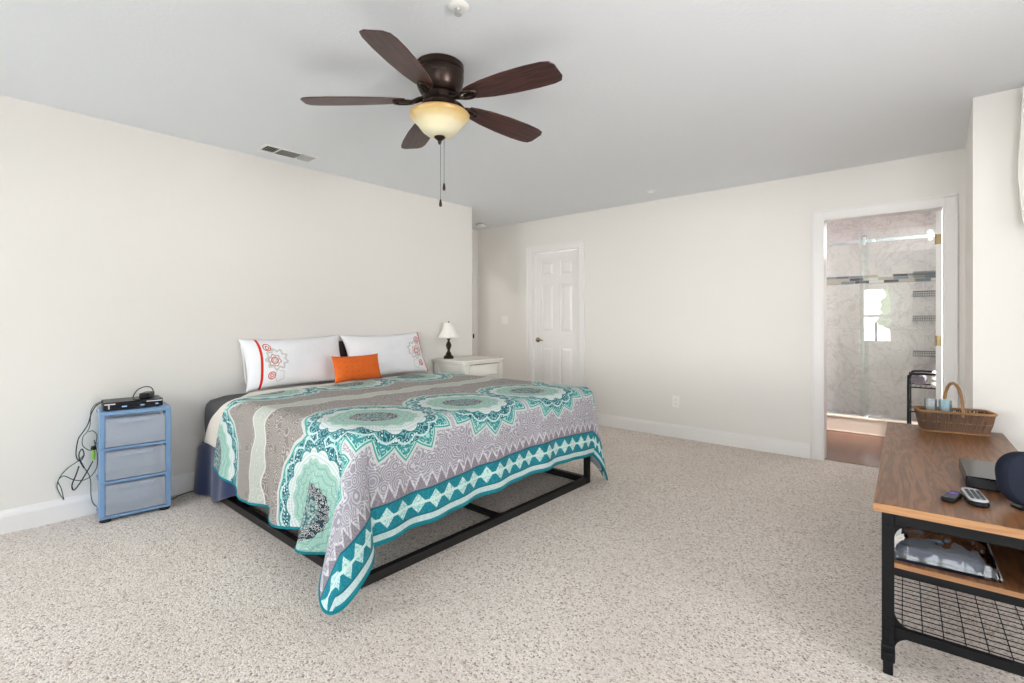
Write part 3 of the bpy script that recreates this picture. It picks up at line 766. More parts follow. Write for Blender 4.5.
def rnd(dr, a, b, ae, bl, bh):
    """the cloth's own corners are rounded: pull the corner square in towards a superellipse"""
    da = a - dr.A; lo = b < dr.B0; db = (dr.B0 - b) if lo else (b - dr.B1)
    if da <= 0 or db <= 0: return a, b
    L1 = ae - dr.A; L2 = (dr.B0 - bl) if lo else (bh - dr.B1)
    if L1 <= 0 or L2 <= 0: return a, b
    x, y = da/L1, db/L2; mx = max(x, y); pn = (x**9.0 + y**9.0)**(1/9.0)
    k = 1 - (1 - mx/pn)*mx
    return dr.A + da*k, (dr.B0 - db*k) if lo else (dr.B1 + db*k)
def cloth(name, dr, a0, a1f, b0f, b1f, na, nb, mat, solid, extra=None):
    """a0(b-frac) head edge; a1f foot edge; b0f(a), b1f(a) side hems"""
    m = MB(); m.uvs = []
    for j in range(nb+1):
        fb = j/nb
        for i in range(na+1):
            fa = i/na
            a = a0(fb) + (a1f(fb) - a0(fb))*fa
            b = b0f(a) + (b1f(a) - b0f(a))*fb
            p = dr(*rnd(dr, a, b, a1f(fb), b0f(a), b1f(a)))
            if extra: p = extra(a, b, p)
            m.v.append(p); m.uvs.append((a, b))
    for j in range(nb):
        for i in range(na):
            q = j*(na+1)+i; m.f.append((q, q+1, q+na+2, q+na+1))
    return m
# navy blanket hanging low at the head end
dn = Drape(0.662, 0.014, 0.06, seed=3, fold=0.012)
mb = cloth('navy', dn, lambda f: -3.87+0.53*min(1,max(0,(f-0.115)/0.09)), lambda f: -2.75, lambda a: dn.B0-0.69+max(0,(a+3.55))*0.38, lambda a: dn.B1+0.15, 60, 160, 'navy', 0.01)
lo = (-3.3, BY0, 0)
tag(mb.build('blanket', 'navy', solid=0.008), 'navy blue fleece blanket trailing to the carpet at the bed head', 'blanket')
dc = Drape(0.676, 0.028, 0.065, seed=9, fold=0.006)
mb = cloth('cream', dc, lambda f: -3.70+0.27*math.exp(-((f-0.14)/0.06)**2)-0.04*max(0,1-f/0.1)+0.01*math.sin(f*9), lambda f: -2.9, lambda a: dc.B0-0.345, lambda a: dc.B1+0.2, 50, 110, 'cream', 0.01)
tag(mb.build('blanket', 'cream', solid=0.012), 'cream fleece blanket folded under the bedspread near the pillows', 'blanket')
# bedspread
ds = Drape(0.694, 0.045, 0.075, ear=(0.235, 0.62), ear2=(0.085, 0.9), seed=1.7, fold=0.012)
def hemfoot(f):
    y = f
    return HEM_X
HEM_X = ds.A + 0.545
M['spread'] = m_spread()
def b0(a):
    return ds.B0 - 0.565 + 0.09*max(0, (-3.1-a))/0.4 + 0.012*math.sin(a*13)
def b1(a): return ds.B1 + 0.60
def hem_end(f): return HEM_X - 0.075*math.sin(PI*min(1,max(0,(f-0.22)/0.68)))**1.0*(0.3+0.7*f)
def headedge(f): return -3.44 - 0.16*max(0,(f-0.26)/0.53) - 0.07*max(0,1-f/0.14) + 0.11*math.exp(-((f-0.17)/0.06)**2)
def ruffle(a, b, p):
    if b < ds.B0 and a < ds.A:
        hang = max(0, ds.B0-b-0.1)
        d = a - (ds.A-0.17)
        p.y -= 0.075*hang/0.4*math.exp(-(d/0.085)**2)
        d2 = a - (ds.A-0.52); p.y -= 0.03*hang/0.4*math.exp(-(d2/0.1)**2)
    return p
mb = cloth('spread', ds, headedge, hem_end, b0, b1, 190, 240, 'spread', 0.006, ruffle)
na, nb = 190, 240
# pattern follows the hem: uv a-coordinate measured from the real hem
for j in range(nb+1):
    sh_ = HEM_X - hem_end(j/nb)
    for i in range(na+1):
        u, v = mb.uvs[j*(na+1)+i]
        w_ = max(0.0, min(1.0, (u - (ds.A+0.02))/0.3))
        mb.uvs[j*(na+1)+i] = (u + sh_*w_, v)
root = mb.build('bedspread', 'spread', solid=0.007)
tag(root, 'teal and grey mandala patterned bedspread over the bed, corner drooping to the carpet', 'bedspread')
hm_ = MB()
rim = [mb.v[i] for i in range(na+1)]                       # near side hem
hm_.tube([p + Vector((0,-0.001,0)) for p in rim[::2]], 0.007, 6)
rim2 = [mb.v[j*(na+1)+na] for j in range(nb+1)]
hm_.tube(rim2[::2], 0.006, 6)
hm_.build('hem_binding', 'hem', root, label='teal binding')

def pillow(W_, H_, T, seed, n=36, m=26):
    mb = MB(); mb.uvs = []
    def pt(u, v, sg):
        x = math.sin(u*PI/2); y = math.sin(v*PI/2)
        th = T*max(0, (1-abs(x)**2.4)*(1-abs(y)**2.4))**0.5
        px = x*W_/2*(1-0.05*(1-y*y)**1 + 0.03*abs(y)**3); py = y*H_/2*(1-0.07*(1-x*x) + 0.05*abs(x)**4)
        nzv = noise.noise(Vector((px*7, py*7, seed)))*0.012 + noise.noise(Vector((px*18, py*18, seed+3)))*0.005
        ed = min(1, th/(0.5*T))
        return Vector((px, py, sg*(th*0.5) + nzv*ed)), (x, y)
    for sg in (1, -1):
        b = len(mb.v)
        for j in range(m+1):
            for i in range(n+1):
                p, uv = pt(-1+2*i/n, -1+2*j/m, sg); mb.v.append(p); mb.uvs.append(uv)
        for j in range(m):
            for i in range(n):
                a = b+j*(n+1)+i
                f = (a, a+1, a+n+2, a+n+1); mb.f.append(f if sg > 0 else f[::-1])
    return mb
def lean(o, loc, tilt, yaw=0, roll=0):
    """local x -> along +y (bed width), local y -> up, leaning back to the wall by tilt; local z faces +x"""
    base = Matrix(((0,0,1,0),(1,0,0,0),(0,1,0,0),(0,0,0,1)))
    o.matrix_world = Matrix.Translation(loc) @ Matrix.Rotation(yaw,4,'Z') @ Matrix.Rotation(-tilt,4,'Y') @ base @ Matrix.Rotation(roll,4,'Z')
p1 = pillow(0.77, 0.385, 0.17, 1).build('pillow', 'embroid'); tag(p1, 'white pillow with red ribbon and stitched rosettes against the wall', 'pillow', 'white bed pillows')
lean(p1, (-3.80, 1.815, 0.868), R(20), R(-2), R(1))
MB().tube(smooth_path([(-0.383,-0.14,0.0),(-0.39,-0.06,0.02),(-0.388,0.05,0.03),(-0.383,0.15,0.0)],6), 0.004, 6).build('case_opening', 'case_white', p1)
p2 = pillow(0.84, 0.39, 0.17, 8).build('pillow', 'embroid2'); tag(p2, 'white pillow beside the nightstand, red stitching at its far end', 'pillow', 'white bed pillows')
lean(p2, (-3.80, 2.655, 0.875), R(20), R(2), R(1))
p3 = pillow(0.43, 0.205, 0.11, 4).build('throw_pillow', 'orange'); tag(p3, 'small orange quilted cushion leaning between the white pillows', 'cushion')
lean(p3, (-3.535, 2.185, 0.806), R(14), R(4), R(0))
p4 = pillow(0.36, 0.34, 0.06, 6).build('pillow', 'brown_case'); tag(p4, 'dark pillow tucked behind the gap between the white pillows', 'pillow')
lean(p4, (-3.895, 2.23, 0.85), R(4), 0, 0)

# ---------------------------------------------------------------- nightstand and lamp
NX0, NX1, NY0, NY1, NZ1 = -3.92, -3.43, 3.27, 3.855, 0.795
ns = thing('nightstand', 'whitewashed nightstand with one drawer beyond the bed', 'nightstand', ((NX0+NX1)/2, (NY0+NY1)/2, 0))
hx, hy = (NX1-NX0)/2, (NY1-NY0)/2
MB().prism([(-hx,-hy),(hx-0.03,-hy),(hx,-hy+0.03),(hx,hy-0.03),(hx-0.03,hy),(-hx,hy)], NZ1-0.022, NZ1).build('top', 'pipe_wood', ns, smooth=False, bevel=0.006)
a_ = 0.02
MB().prism([(-hx+a_/2,-hy+a_/2),(hx-a_-0.02,-hy+a_/2),(hx-a_/2,-hy+a_+0.02),(hx-a_/2,hy-a_-0.02),(hx-a_-0.02,hy-a_/2),(-hx+a_/2,hy-a_/2)], NZ1-0.04, NZ1-0.022).build('top_moulding', 'pipe_wood', ns, smooth=False, bevel=0.005)
for x in (-hx+0.02, hx-0.075):
    for y in (-hy+0.02, hy-0.075):
        MB().box(x, x+0.055, y, y+0.055, 0, NZ1-0.04).build('leg', 'pipe_wood', ns, smooth=False, bevel=0.004)
bd = MB().box(-hx+0.03, hx-0.035, -hy+0.026, -hy+0.046, NZ1-0.20, NZ1-0.04).box(-hx+0.03, hx-0.035, hy-0.046, hy-0.026, NZ1-0.20, NZ1-0.04).box(-hx+0.03, -hx+0.05, -hy+0.04, hy-0.04, NZ1-0.20, NZ1-0.04)
# moulded frame on the near side panel
for (a,b,c,d) in ((-hx+0.09,hx-0.09,NZ1-0.075,NZ1-0.063),(-hx+0.09,hx-0.09,NZ1-0.182,NZ1-0.170),(-hx+0.09,-hx+0.102,NZ1-0.17,NZ1-0.075),(hx-0.102,hx-0.09,NZ1-0.17,NZ1-0.075)):
    bd.box(a,b,-hy+0.02,-hy+0.027,c,d)
bd.build('case', 'pipe_wood', ns, smooth=False, bevel=0.002)
dr = MB().box(hx-0.04, hx-0.026, -hy+0.077, hy-0.077, NZ1-0.165, NZ1-0.05)
for (a,b,c,d) in ((-hy+0.085,hy-0.085,NZ1-0.066,NZ1-0.056),(-hy+0.085,hy-0.085,NZ1-0.16,NZ1-0.15),(-hy+0.085,-hy+0.095,NZ1-0.15,NZ1-0.066),(hy-0.095,hy-0.085,NZ1-0.15,NZ1-0.066)):
    dr.box(hx-0.03, hx-0.020, a, b, c, d)
dr.build('drawer', 'pipe_wood', ns, smooth=False, bevel=0.002)
ap = [(-hy+0.075, NZ1-0.168)] + [(-hy+0.075+(2*hy-0.15)*i/12, NZ1-0.205+0.028*math.sin(PI*i/12)**0.7) for i in range(13)] + [(hy-0.075, NZ1-0.168)]
MB().prism(ap, -0.008, 0.008, Matrix(((0,0,1,hx-0.035),(1,0,0,0),(0,1,0,0),(0,0,0,1)))).build('apron', 'pipe_wood', ns, smooth=False)
MB().box(-hx+0.03, hx-0.03, -hy+0.03, hy-0.03, 0.20, 0.22).build('shelf', 'pipe_wood', ns, smooth=False)

lm = thing('table_lamp', 'small bronze table lamp with white flared shade on the nightstand', 'lamp', (-3.815, 3.41, NZ1))
MB().lathe([(0,0),(0.052,0),(0.054,0.012),(0.046,0.026),(0.034,0.036),(0.026,0.046),(0.03,0.054),(0.02,0.064),(0.013,0.082),(0.018,0.10),(0.027,0.122),(0.029,0.14),(0.022,0.158),(0.014,0.172),(0.011,0.19),(0.019,0.198),(0.020,0.206),(0.012,0.214),(0.008,0.23),(0.008,0.262),(0,0.262)], 28).build('base', 'bronze', lm)
MB().tube([(0,0,0.255),(0,0,0.372)],0.0025,6).lathe([(0.0,0.368),(0.006,0.37),(0.007,0.377),(0.0,0.384)],10).build('harp', 'bronze', lm)
prof = [(0.104,0.216),(0.090,0.240),(0.071,0.275),(0.057,0.315),(0.05,0.366)]
sm = MB(); sg_ = 32; vs=[]; fs=[]
for r_, z_ in prof:
    for q in range(sg_):
        a = 2*PI*q/sg_; rr = r_*(1+0.035*math.cos(8*a)*(1 if r_ > 0.06 else 0.4)); zz = z_ - (0.006*abs(math.cos(4*a)) if z_ < 0.22 else 0)
        vs.append((rr*math.cos(a), rr*math.sin(a), zz))
for i in range(len(prof)-1):
    for q in range(sg_): fs.append((i*sg_+q, i*sg_+(q+1)%sg_, (i+1)*sg_+(q+1)%sg_, (i+1)*sg_+q))
sm.add(vs, fs); sm.build('shade', 'shade', lm, solid=0.002)

# ---------------------------------------------------------------- drawer tower with set-top box
dt = thing('drawer_tower', 'translucent blue plastic tower of three drawers against the left wall', 'drawer unit', (-3.795, 0.785, 0), R(-6))
DW, DD, DH = 0.175, 0.115, 0.65       # half width (y), half depth (x), height
MB().box(-DD, DD, -DW, DW, DH-0.028, DH).build('top', 'blue_clear', dt, smooth=False, bevel=0.008)
lv = [0.035, 0.24, 0.435, DH-0.02]
for i in range(3):
    z0, z1 = lv[i], lv[i+1]
    f = MB()
    for s in (-1, 1):
        y = s*(DW-0.009)
        f.box(-DD+0.004, DD-0.004, y-0.003-(0.002 if s > 0 else -0.002), y+0.003-(0.002 if s > 0 else -0.002), z0, z1-0.002)       # side wall
        f.box(DD-0.024, DD, s*DW-(0.028 if s > 0 else 0), s*DW+(0.028 if s < 0 else 0), z0, z1-0.002)      # front upright
    f.box(-DD, DD, -DW, DW, z0-0.016, z0)
    f.build('frame_tier', 'blue_clear', dt, smooth=False, bevel=0.004)
    d = MB(); a, b = z0+0.006, z1-0.026
    yi = DW-0.034
    d.box(-DD+0.015, DD-0.004, -yi, yi, a, a+0.004); d.box(-DD+0.015, -DD+0.018, -yi, yi, a, b-0.02)
    for s in (-1,1): d.box(-DD+0.018, DD-0.004, s*yi-0.0015, s*yi+0.0015, a+0.004, b-0.02)
    d.box(DD-0.004, DD+0.002, -yi-0.004, yi+0.004, a, b)
    o = d.build('drawer', 'drawer_clear', dt, smooth=False)
    MB().box(DD+0.0015, DD+0.010, -0.085, 0.085, b-0.030, b-0.024).box(DD+0.0015, DD+0.006, -0.085, 0.085, b-0.024, b-0.010).build('handle', 'drawer_clear', o, smooth=False, bevel=0.002)
for x in (-DD+0.03, DD-0.025):
    for y in (-DW+0.03, DW-0.03):
        MB().lathe([(0,0),(0.020,0),(0.024,0.008),(0.018,0.022),(0,0.022)], 16, Matrix.Translation((x,y,0)) @ Matrix.Scale(1.25,4,(0,1,0))).build('foot', 'rubber', dt)
sb = thing('cable_box', 'black cable receiver on top of the blue drawer tower', 'receiver', (-3.79, 0.775, DH), R(-6))
MB().prism(rrect(0.19, 0.29, 0.012), 0.005, 0.05).build('body', 'black_plastic', sb, bevel=0.003)
MB().box(0.0935, 0.097, -0.14, 0.14, 0.008, 0.044).build('front_panel', 'dark_gloss', sb, smooth=False)
MB().box(0.0965, 0.099, 0.06, 0.14, 0.038, 0.044).build('silver_trim', 'silver', sb, smooth=False)
MB().prism([(-0.14,0.044),(-0.14,0.037),(-0.123,0.037),(-0.123,0.012),(-0.117,0.012),(-0.117,0.037),(-0.09,0.037),(-0.09,0.044)], 0.0965, 0.099, Matrix(((0,0,1,0),(1,0,0,0),(0,1,0,0),(0,0,0,1)))).build('silver_trim', 'silver', sb, smooth=False)
for a_, b_ in ((0.105, 0.12), (-0.06, -0.035), (0.03, 0.05)): MB().box(0.0965, 0.098, a_, b_, 0.018, 0.026).build('badge', 'led', sb, smooth=False)
for x in (-0.07,0.07):
    for y in (-0.12,0.12): MB().lathe([(0.01,0),(0.01,0.006)],10,Matrix.Translation((x,y,0))).build('foot','rubber',sb)
pb = thing('power_adapter', 'black power adapter with looped cord lying on the cable receiver', 'power adapter', (-3.79, 0.85, DH+0.05), R(60))
MB().prism(rrect(0.055, 0.105, 0.012), 0, 0.034).build('body', 'black_plastic', pb, bevel=0.006)
MB().tube(smooth_path([(0,0.05,0.018),(0.01,0.075,0.03),(-0.005,0.08,0.055),(-0.03,0.05,0.062),(-0.05,0.0,0.05),(-0.055,-0.05,0.02),(-0.04,-0.09,0.004),(0.0,-0.12,0.003)],6), 0.003, 6).build('cord', 'black_cord', pb)

# cords hanging between the tower and the left wall
def wp(px, py, x=XL+0.045):
    """point on the plane x = const seen at that image position"""
    l = (px-512)/FPX; c, s = math.cos(R(40.9)), math.sin(R(40.9))
    dx, dy, dz = -s + c*l, c + s*l, -(py-320)/FPX
    t = x/dx
    return (x, dy*t, CAMZ + dz*t)
def cord(pxs, r, mat, label, cat='cord'):
    pts = [wp(*p) for p in pxs]
    zmin = min(p[2] for p in pts)
    tag(MB().tube(smooth_path([Vector(p)-Vector(pts[-1]) for p in pts],7), r, 6).build('cord', mat, loc=pts[-1]), label, cat, 'cords by the drawer tower')
X1, X2, X3 = XL+0.03, XL+0.05, XL+0.07
cord([(103,402,X3+0.08),(97,405,X2+0.03),(92,412,X2),(88,424,X2),(83,432,X2),(78,440,X2),(76,455,X2),(80,461,X2),(84,455,X2),(82,449,X2),(79,454,X2),(80,461,X2),(84,468,X2)], 0.0032, 'black_cord', 'black cord dropping from the cable receiver into a knot beside the blue tower')
cord([(103,401,X3+0.08),(96,404,X1+0.06),(91,411,X1),(90,425,X1),(87,432,X1),(83,437,X1),(83,446,X1),(92,450,X1),(97,437,X1),(93,431,X1),(88,432,X1)], 0.0025, 'green_cord', 'dark green cord looped just under the cable receiver')
cord([(84,455,X1),(78,461,X1),(68,468,X1),(60,477,X1),(57,486,X1),(60,494,X1),(64,500,X1)], 0.0027, 'green_cord', 'dark green cord curling out furthest from the tower, its end free')
cord([(64,500,X2),(61,488,X2),(58,481,X2),(64,476,X2),(74,480,X2),(84,480,X2),(92,475,X2),(97,466,X2),(97,452,X2),(94,440,X2)], 0.0025, 'green_cord', 'dark green cord arching back to the side of the tower')
cord([(93,461,X3),(88,470,X3),(80,483,X3),(74,490,X3),(72,485,X3),(76,475,X3),(79,466,X3)], 0.0036, 'black_cord', 'thick black cord folded into a narrow loop below the knot')
cord([(80,460,X2),(84,467,X2),(90,478,X2),(91,495,X2),(93,503,X2),(97,507,X2)], 0.0025, 'green_cord', 'dark green cord dropping from the knot to the baseboard')
cl = wp(93.5, 453, X3+0.01)
cp = thing('cord_plug', 'black and lime green plug end hanging beside the blue tower', 'plug', cl)
MB().lathe([(0,0.02),(0.012,0.02),(0.014,0.03),(0.010,0.042),(0,0.044)], 12).build('plug_body', 'black_plastic', cp)
MB().lathe([(0,-0.04),(0.008,-0.04),(0.010,-0.01),(0.008,0.02),(0,0.02)], 12).build('sleeve', 'lime', cp, label='lime green sleeve')
g0 = [(-3.70,1.02,0.006),(-3.80,1.06,0.005),(-3.90,1.12,0.005),(-3.905,1.3,0.005),(-3.90,1.45,0.005)]
tag(MB().tube(smooth_path([(-3.80,0.965,0.005),(-3.86,1.02,0.005),(-3.905,1.10,0.005),(-3.91,1.18,0.005),(-3.91,1.5,0.005)],6), 0.003, 6).build('floor_cord', 'green_cord'), 'thin dark cord on the carpet running from the tower towards the bed', 'cord')

# ---------------------------------------------------------------- ceiling fan
FC = (-1.855, 1.600)
fan = thing('ceiling_fan', 'five-blade walnut ceiling fan with bronze motor and amber glass bowl', 'ceiling fan', (FC[0], FC[1], H))
MB().lathe([(0,0),(0.112,0),(0.118,-0.006),(0.118,-0.03),(0.113,-0.034),(0.113,-0.040),(0.118,-0.046),(0.117,-0.075),(0.108,-0.115),(0.094,-0.14),(0.086,-0.145),(0,-0.145)], 48).build('motor_housing', 'bronze', fan)
lt = MB()
for i, w_ in enumerate((5,3,5,2,5,0,4,5,3,5)):
    if not w_: continue
    a = R(-58 + i*3.4); c_, s_ = math.cos(a), math.sin(a); r_ = 0.1165
    lt.box(-0.0006, 0.0012, -0.0022, 0.0022, -0.003, 0.001*w_-0.002, Matrix.Translation((r_*c_, r_*s_, -0.068)) @ Matrix.Rotation(a,4,'Z'))
lt.build('maker_mark', 'key', fan, smooth=False)
MB().lathe([(0,-0.145),(0.072,-0.145),(0.082,-0.152),(0.082,-0.178),(0.074,-0.184),(0.074,-0.19),(0.09,-0.198),(0.09,-0.210),(0.062,-0.218),(0.058,-0.236),(0.085,-0.245),(0.085,-0.252),(0,-0.252)], 40).build('rotor_collar', 'bronze', fan)
BWL = [(0.140,-0.246),(0.146,-0.252),(0.145,-0.262),(0.137,-0.274),(0.122,-0.288),(0.108,-0.302),(0.097,-0.318),(0.084,-0.334),(0.064,-0.349),(0.036,-0.358),(0,-0.360)]
o = MB().lathe([(r, z+0.247) for r, z in BWL][::-1] + [(0.135,0.004),(0.07,0.0)], 48, cap=False).build('light_bowl', 'bowl', fan, loc=(0,0,-0.240))
MB().lathe([(0,-0.349),(0.026,-0.35),(0.028,-0.356),(0.018,-0.364),(0.009,-0.372),(0.009,-0.38),(0.005,-0.388),(0,-0.39)], 20).build('finial', 'bronze', fan)
for (dx, dy, L_) in ((0.006, 0.0, 0.68), (0.016, 0.014, 0.60)):
    z0 = -0.37 if L_ > 0.65 else -0.35
    ch = MB().tube([(dx,dy,z0),(dx,dy,-L_+0.02)], 0.0013, 6)
    q = z0
    while q > -L_+0.02: ch.lathe([(0,-0.0022),(0.0022,0),(0,0.0022)], 6, Matrix.Translation((dx,dy,q))); q -= 0.012
    c_ = ch.build('pull_chain', 'steel', fan)
    MB().lathe([(0,-L_+0.022),(0.004,-L_+0.02),(0.008,-L_-0.006),(0.006,-L_-0.014),(0,-L_-0.016)], 12, Matrix.Translation((dx,dy,0))).build('pull_knob', 'bronze', c_)
half = [(0.165,0.036),(0.20,0.047),(0.28,0.063),(0.40,0.075),(0.52,0.078),(0.60,0.074),(0.637,0.064),(0.652,0.038)]
outl = [(x,-y) for x,y in half] + [(x,y) for x,y in half[::-1]]
for i, ang in enumerate((8.5, 81.5, 154.5, 225.5, 297.5)):
    mt = Matrix.Rotation(R(2.5),4,'Y') @ Matrix.Rotation(R(-10.5),4,'X')
    b = MB().prism(outl, -0.003, 0.003, mt).build('blade', 'walnut', fan, loc=(0,0,-0.172), rot=R(ang), smooth=False, bevel=0.0015)
    ir = MB()
    ov = [(0.175+0.048*math.cos(2*PI*q/20), 0.026*math.sin(2*PI*q/20), -0.008) for q in range(20)]
    ir.tube(ov, 0.008, 8, True, mt)
    ir.box(0.15, 0.20, -0.006, 0.006, -0.012, -0.004, mt)
    ir.tube([(0.06,0.018,0.012),(0.10,0.022,0.004),(0.135,0.014,-0.008)], 0.008, 8, False, mt).tube([(0.06,-0.018,0.012),(0.10,-0.022,0.004),(0.135,-0.014,-0.008)], 0.008, 8, False, mt)
    ir.build('blade_iron', 'bronze', b)

# ---------------------------------------------------------------- ceiling and wall fittings
vt = thing('ceiling_vent', 'white rectangular air register on the ceiling near the left wall', 'vent', (-3.69, 1.70, H), 0)
VW, VL = 0.085, 0.20
m = MB().box(-VW,VW,-VL,-VL+0.022,-0.008,0).box(-VW,VW,VL-0.022,VL,-0.008,0).box(-VW,-VW+0.022,-VL+0.022,VL-0.022,-0.008,0).box(VW-0.022,VW,-VL+0.022,VL-0.022,-0.008,0)
m.box(-VW+0.02,VW-0.02,-0.085,-0.075,-0.008,0).box(-VW+0.02,VW-0.02,0.075,0.085,-0.008,0)
m.build('frame', 'white_plastic', vt, smooth=False, bevel=0.002)
MB().box(-VW+0.02,VW-0.02,-VL+0.02,VL-0.02,-0.0015,-0.0005).build('duct_shade', 'hole_shade', vt, smooth=False)  # thin dark sheet painted as the shade behind the louvres
m = MB()
for i in range(5):
    for s in (-1,1):
        y = s*(0.10+0.019*i)
        m.box(-VW+0.02,VW-0.02,-0.006,0.006,-0.0006,0.0006, Matrix.Translation((0,y,-0.006)) @ Matrix.Rotation(R(-48*s),4,'X'))
for i in range(6):
    x = -0.055+0.022*i
    m.box(-0.0055,0.0055,-0.075,0.075,-0.0006,0.0006, Matrix.Translation((x,0,-0.006)) @ Matrix.Rotation(R(52),4,'Y'))
m.build('louvre', 'grey_plastic', vt, smooth=False)
sd = thing('smoke_detector', 'round white smoke detector on the alcove ceiling', 'smoke detector', (-4.50, 4.58, H))
MB().lathe([(0.062,0),(0.066,-0.006),(0.064,-0.022),(0.052,-0.036),(0.03,-0.042),(0,-0.042)], 32).build('body', 'white_plastic', sd)
MB().lathe([(0.066,-0.010),(0.0675,-0.012),(0.0675,-0.016),(0.066,-0.018)], 32, cap=False).build('slot_ring', 'hole_shade', sd)
sp_ = thing('sprinkler_cover', 'small white sprinkler disc on the ceiling above the plain back wall', 'sprinkler', (-2.117, 4.50, H))
MB().lathe([(0.046,0),(0.046,-0.003),(0.040,-0.006),(0,-0.006)], 28).lathe([(0.03,-0.006),(0.03,-0.02),(0.024,-0.024),(0,-0.024)], 20).build('plate', 'white_plastic', sp_)
sp2 = thing('fire_sprinkler', 'chrome and white sprinkler head on the ceiling near the fan', 'sprinkler', (-1.45, 1.346, H))
MB().lathe([(0.042,0),(0.042,-0.003),(0.034,-0.009),(0.022,-0.011),(0,-0.011)], 28).build('escutcheon', 'white_plastic', sp2)
m = MB().lathe([(0.010,-0.011),(0.010,-0.02),(0.006,-0.022),(0,-0.022)],14).lathe([(0,-0.032),(0.016,-0.032),(0.016,-0.034),(0,-0.034)],16)
m.tube([(0.009,0,-0.02),(0.012,0,-0.026),(0.003,0,-0.032)],0.002,6).tube([(-0.009,0,-0.02),(-0.012,0,-0.026),(-0.003,0,-0.032)],0.002,6).tube([(0,0,-0.022),(0,0,-0.032)],0.0025,6)
m.build('deflector', 'grey_plastic', sp2)
def wall_plate(name, label, cat, x, z, w, h):
    t = thing(name, label, cat, (x, YB, z))
    MB().prism(rrect(w, h, 0.006), 0, 0.006, Matrix.Rotation(R(90),4,'X')).build('plate', 'white_plastic', t, bevel=0.002)
    return t
sw = wall_plate('light_switch', 'white double rocker light switch left of the panelled door', 'light switch', -4.35, 1.185, 0.116, 0.116)
for x in (-0.023, 0.023):
    MB().box(x-0.0165, x+0.0165, -0.010, -0.0055, -0.034, 0.034).build('rocker', 'white_plastic', sw, smooth=False, bevel=0.002)
ol = wall_plate('wall_outlet', 'white duplex power outlet low on the plain back wall', 'power outlet', -2.025, 0.36, 0.072, 0.115)
for z in (-0.02, 0.02):
    q = MB().prism(rrect(0.034, 0.028, 0.010), 0.0055, 0.008, Matrix.Translation((0,0,z)) @ Matrix.Rotation(R(90),4,'X')).build('socket', 'white_plastic', ol)
    MB().box(-0.007,-0.0045,-0.0086,-0.0078,z-0.004,z+0.005).box(0.0045,0.007,-0.0086,-0.0078,z-0.004,z+0.005).build('slots', 'hole_shade', q, smooth=False)  # dark blocks stand in for the shade in the slots

# ---------------------------------------------------------------- media console at right
CA = R(2.4); CO = Vector((-0.17, 2.06, 0)); CW, CLN, CT = 0.50, 1.69, 0.575
tv = thing('media_console', 'brown oak console with black metal frame and mesh shelf along the right', 'console', tuple(CO), CA)
MB().box(0, CW, 0, CLN, CT-0.028, CT).build('top', 'oak', tv, smooth=False, bevel=0.002)
MB().box(-0.0008, CW+0.0008, -0.0008, 0.003, CT-0.0275, CT-0.001).build('edge_band', 'oak_edge', tv, smooth=False)
lx0, lx1, ly0, ly1 = 0.022, CW-0.022, 0.012, CLN-0.012
lg = 0.034
m = MB()
for y in (ly0, ly1-lg): m.box(lx0+lg, lx1-lg, y+0.004, y+lg-0.006, CT-0.066, CT-0.028)
for x in (lx0, lx1-lg): m.box(x+0.004, x+lg-0.004, ly0+lg, ly1-lg, CT-0.066, CT-0.028)
m.build('top_frame', 'black_metal', tv, smooth=False, bevel=0.002)
for x in (lx0, lx1-lg):
    for y in (ly0, ly1-lg):
        l_ = MB().box(x, x+lg, y, y+lg, 0.09, CT-0.028).build('leg', 'black_metal', tv, smooth=False, bevel=0.003)
        MB().box(x-0.002, x+lg+0.002, y-0.002, y+lg+0.002, 0.045, 0.10).box(x+0.003, x+lg-0.003, y+0.003, y+lg-0.003, 0.0, 0.045).box(x+0.002,x+lg-0.002,y-0.008,y,0.05,0.078).build('foot', 'black_metal', l_, smooth=False, bevel=0.004)
        sg = 1 if x == lx0 else -1; xa = x+lg if sg > 0 else x
        for zc, dn_ in ((0.165, 1), (CT-0.066, -1)):
            yy = y+lg/2-0.003
            poly = [(0,0),(0.05,0)] + [(0.05-0.05*math.sin(R(90*q/6)), dn_*0.05*(1-math.cos(R(90*q/6)))) for q in range(7)]
            for zz, q_ in ((zc, dn_),) + (((zc-0.03, -1),) if dn_ > 0 else ()):
                pl2 = [(px_, pz_*dn_*q_) for px_, pz_ in poly]
                MB().prism([(xa+sg*px_, zz+pz_) for px_, pz_ in pl2], -yy-0.006, -yy, Matrix.Rotation(R(90),4,'X')).build('bracket', 'black_metal', l_, smooth=False)
        for bz in (CT-0.075, 0.19, 0.145, 0.112):
            bl = MB(); bl.lathe([(0.007,0),(0.006,0.004),(0,0.005)], 10, Matrix.Translation((x+lg/2, y, bz)) @ Matrix.Rotation(R(90),4,'X'))
            bl.build('bolt', 'black_metal', l_)
MB().box(lx0+0.004, lx1-0.004, ly0+lg-0.03, ly1-lg+0.03, 0.366, 0.382).build('middle_shelf', 'oak', tv, smooth=False)
MB().box(lx0+lg, lx1-lg, ly0+0.002, ly0+0.006, 0.3665, 0.3815).build('shelf_edge_band', 'oak_edge', tv, smooth=False)
m = MB()
for y in (ly0+0.004, ly1-lg+0.004): m.box(lx0+lg, lx1-lg, y, y+0.02, 0.342, 0.366)
for x in (lx0+0.004, lx1-lg+0.004): m.box(x, x+0.02, ly0+lg, ly1-lg, 0.342, 0.366)
m.build('shelf_rail', 'black_metal', tv, smooth=False)
m = MB()
for y in (ly0+0.004, ly1-lg+0.004): m.box(lx0+lg, lx1-lg, y, y+0.024, 0.135, 0.165)
for x in (lx0+0.004, lx1-lg+0.004): m.box(x, x+0.024, ly0+lg, ly1-lg, 0.135, 0.165)
m.build('lower_frame', 'black_metal', tv, smooth=False, bevel=0.002)
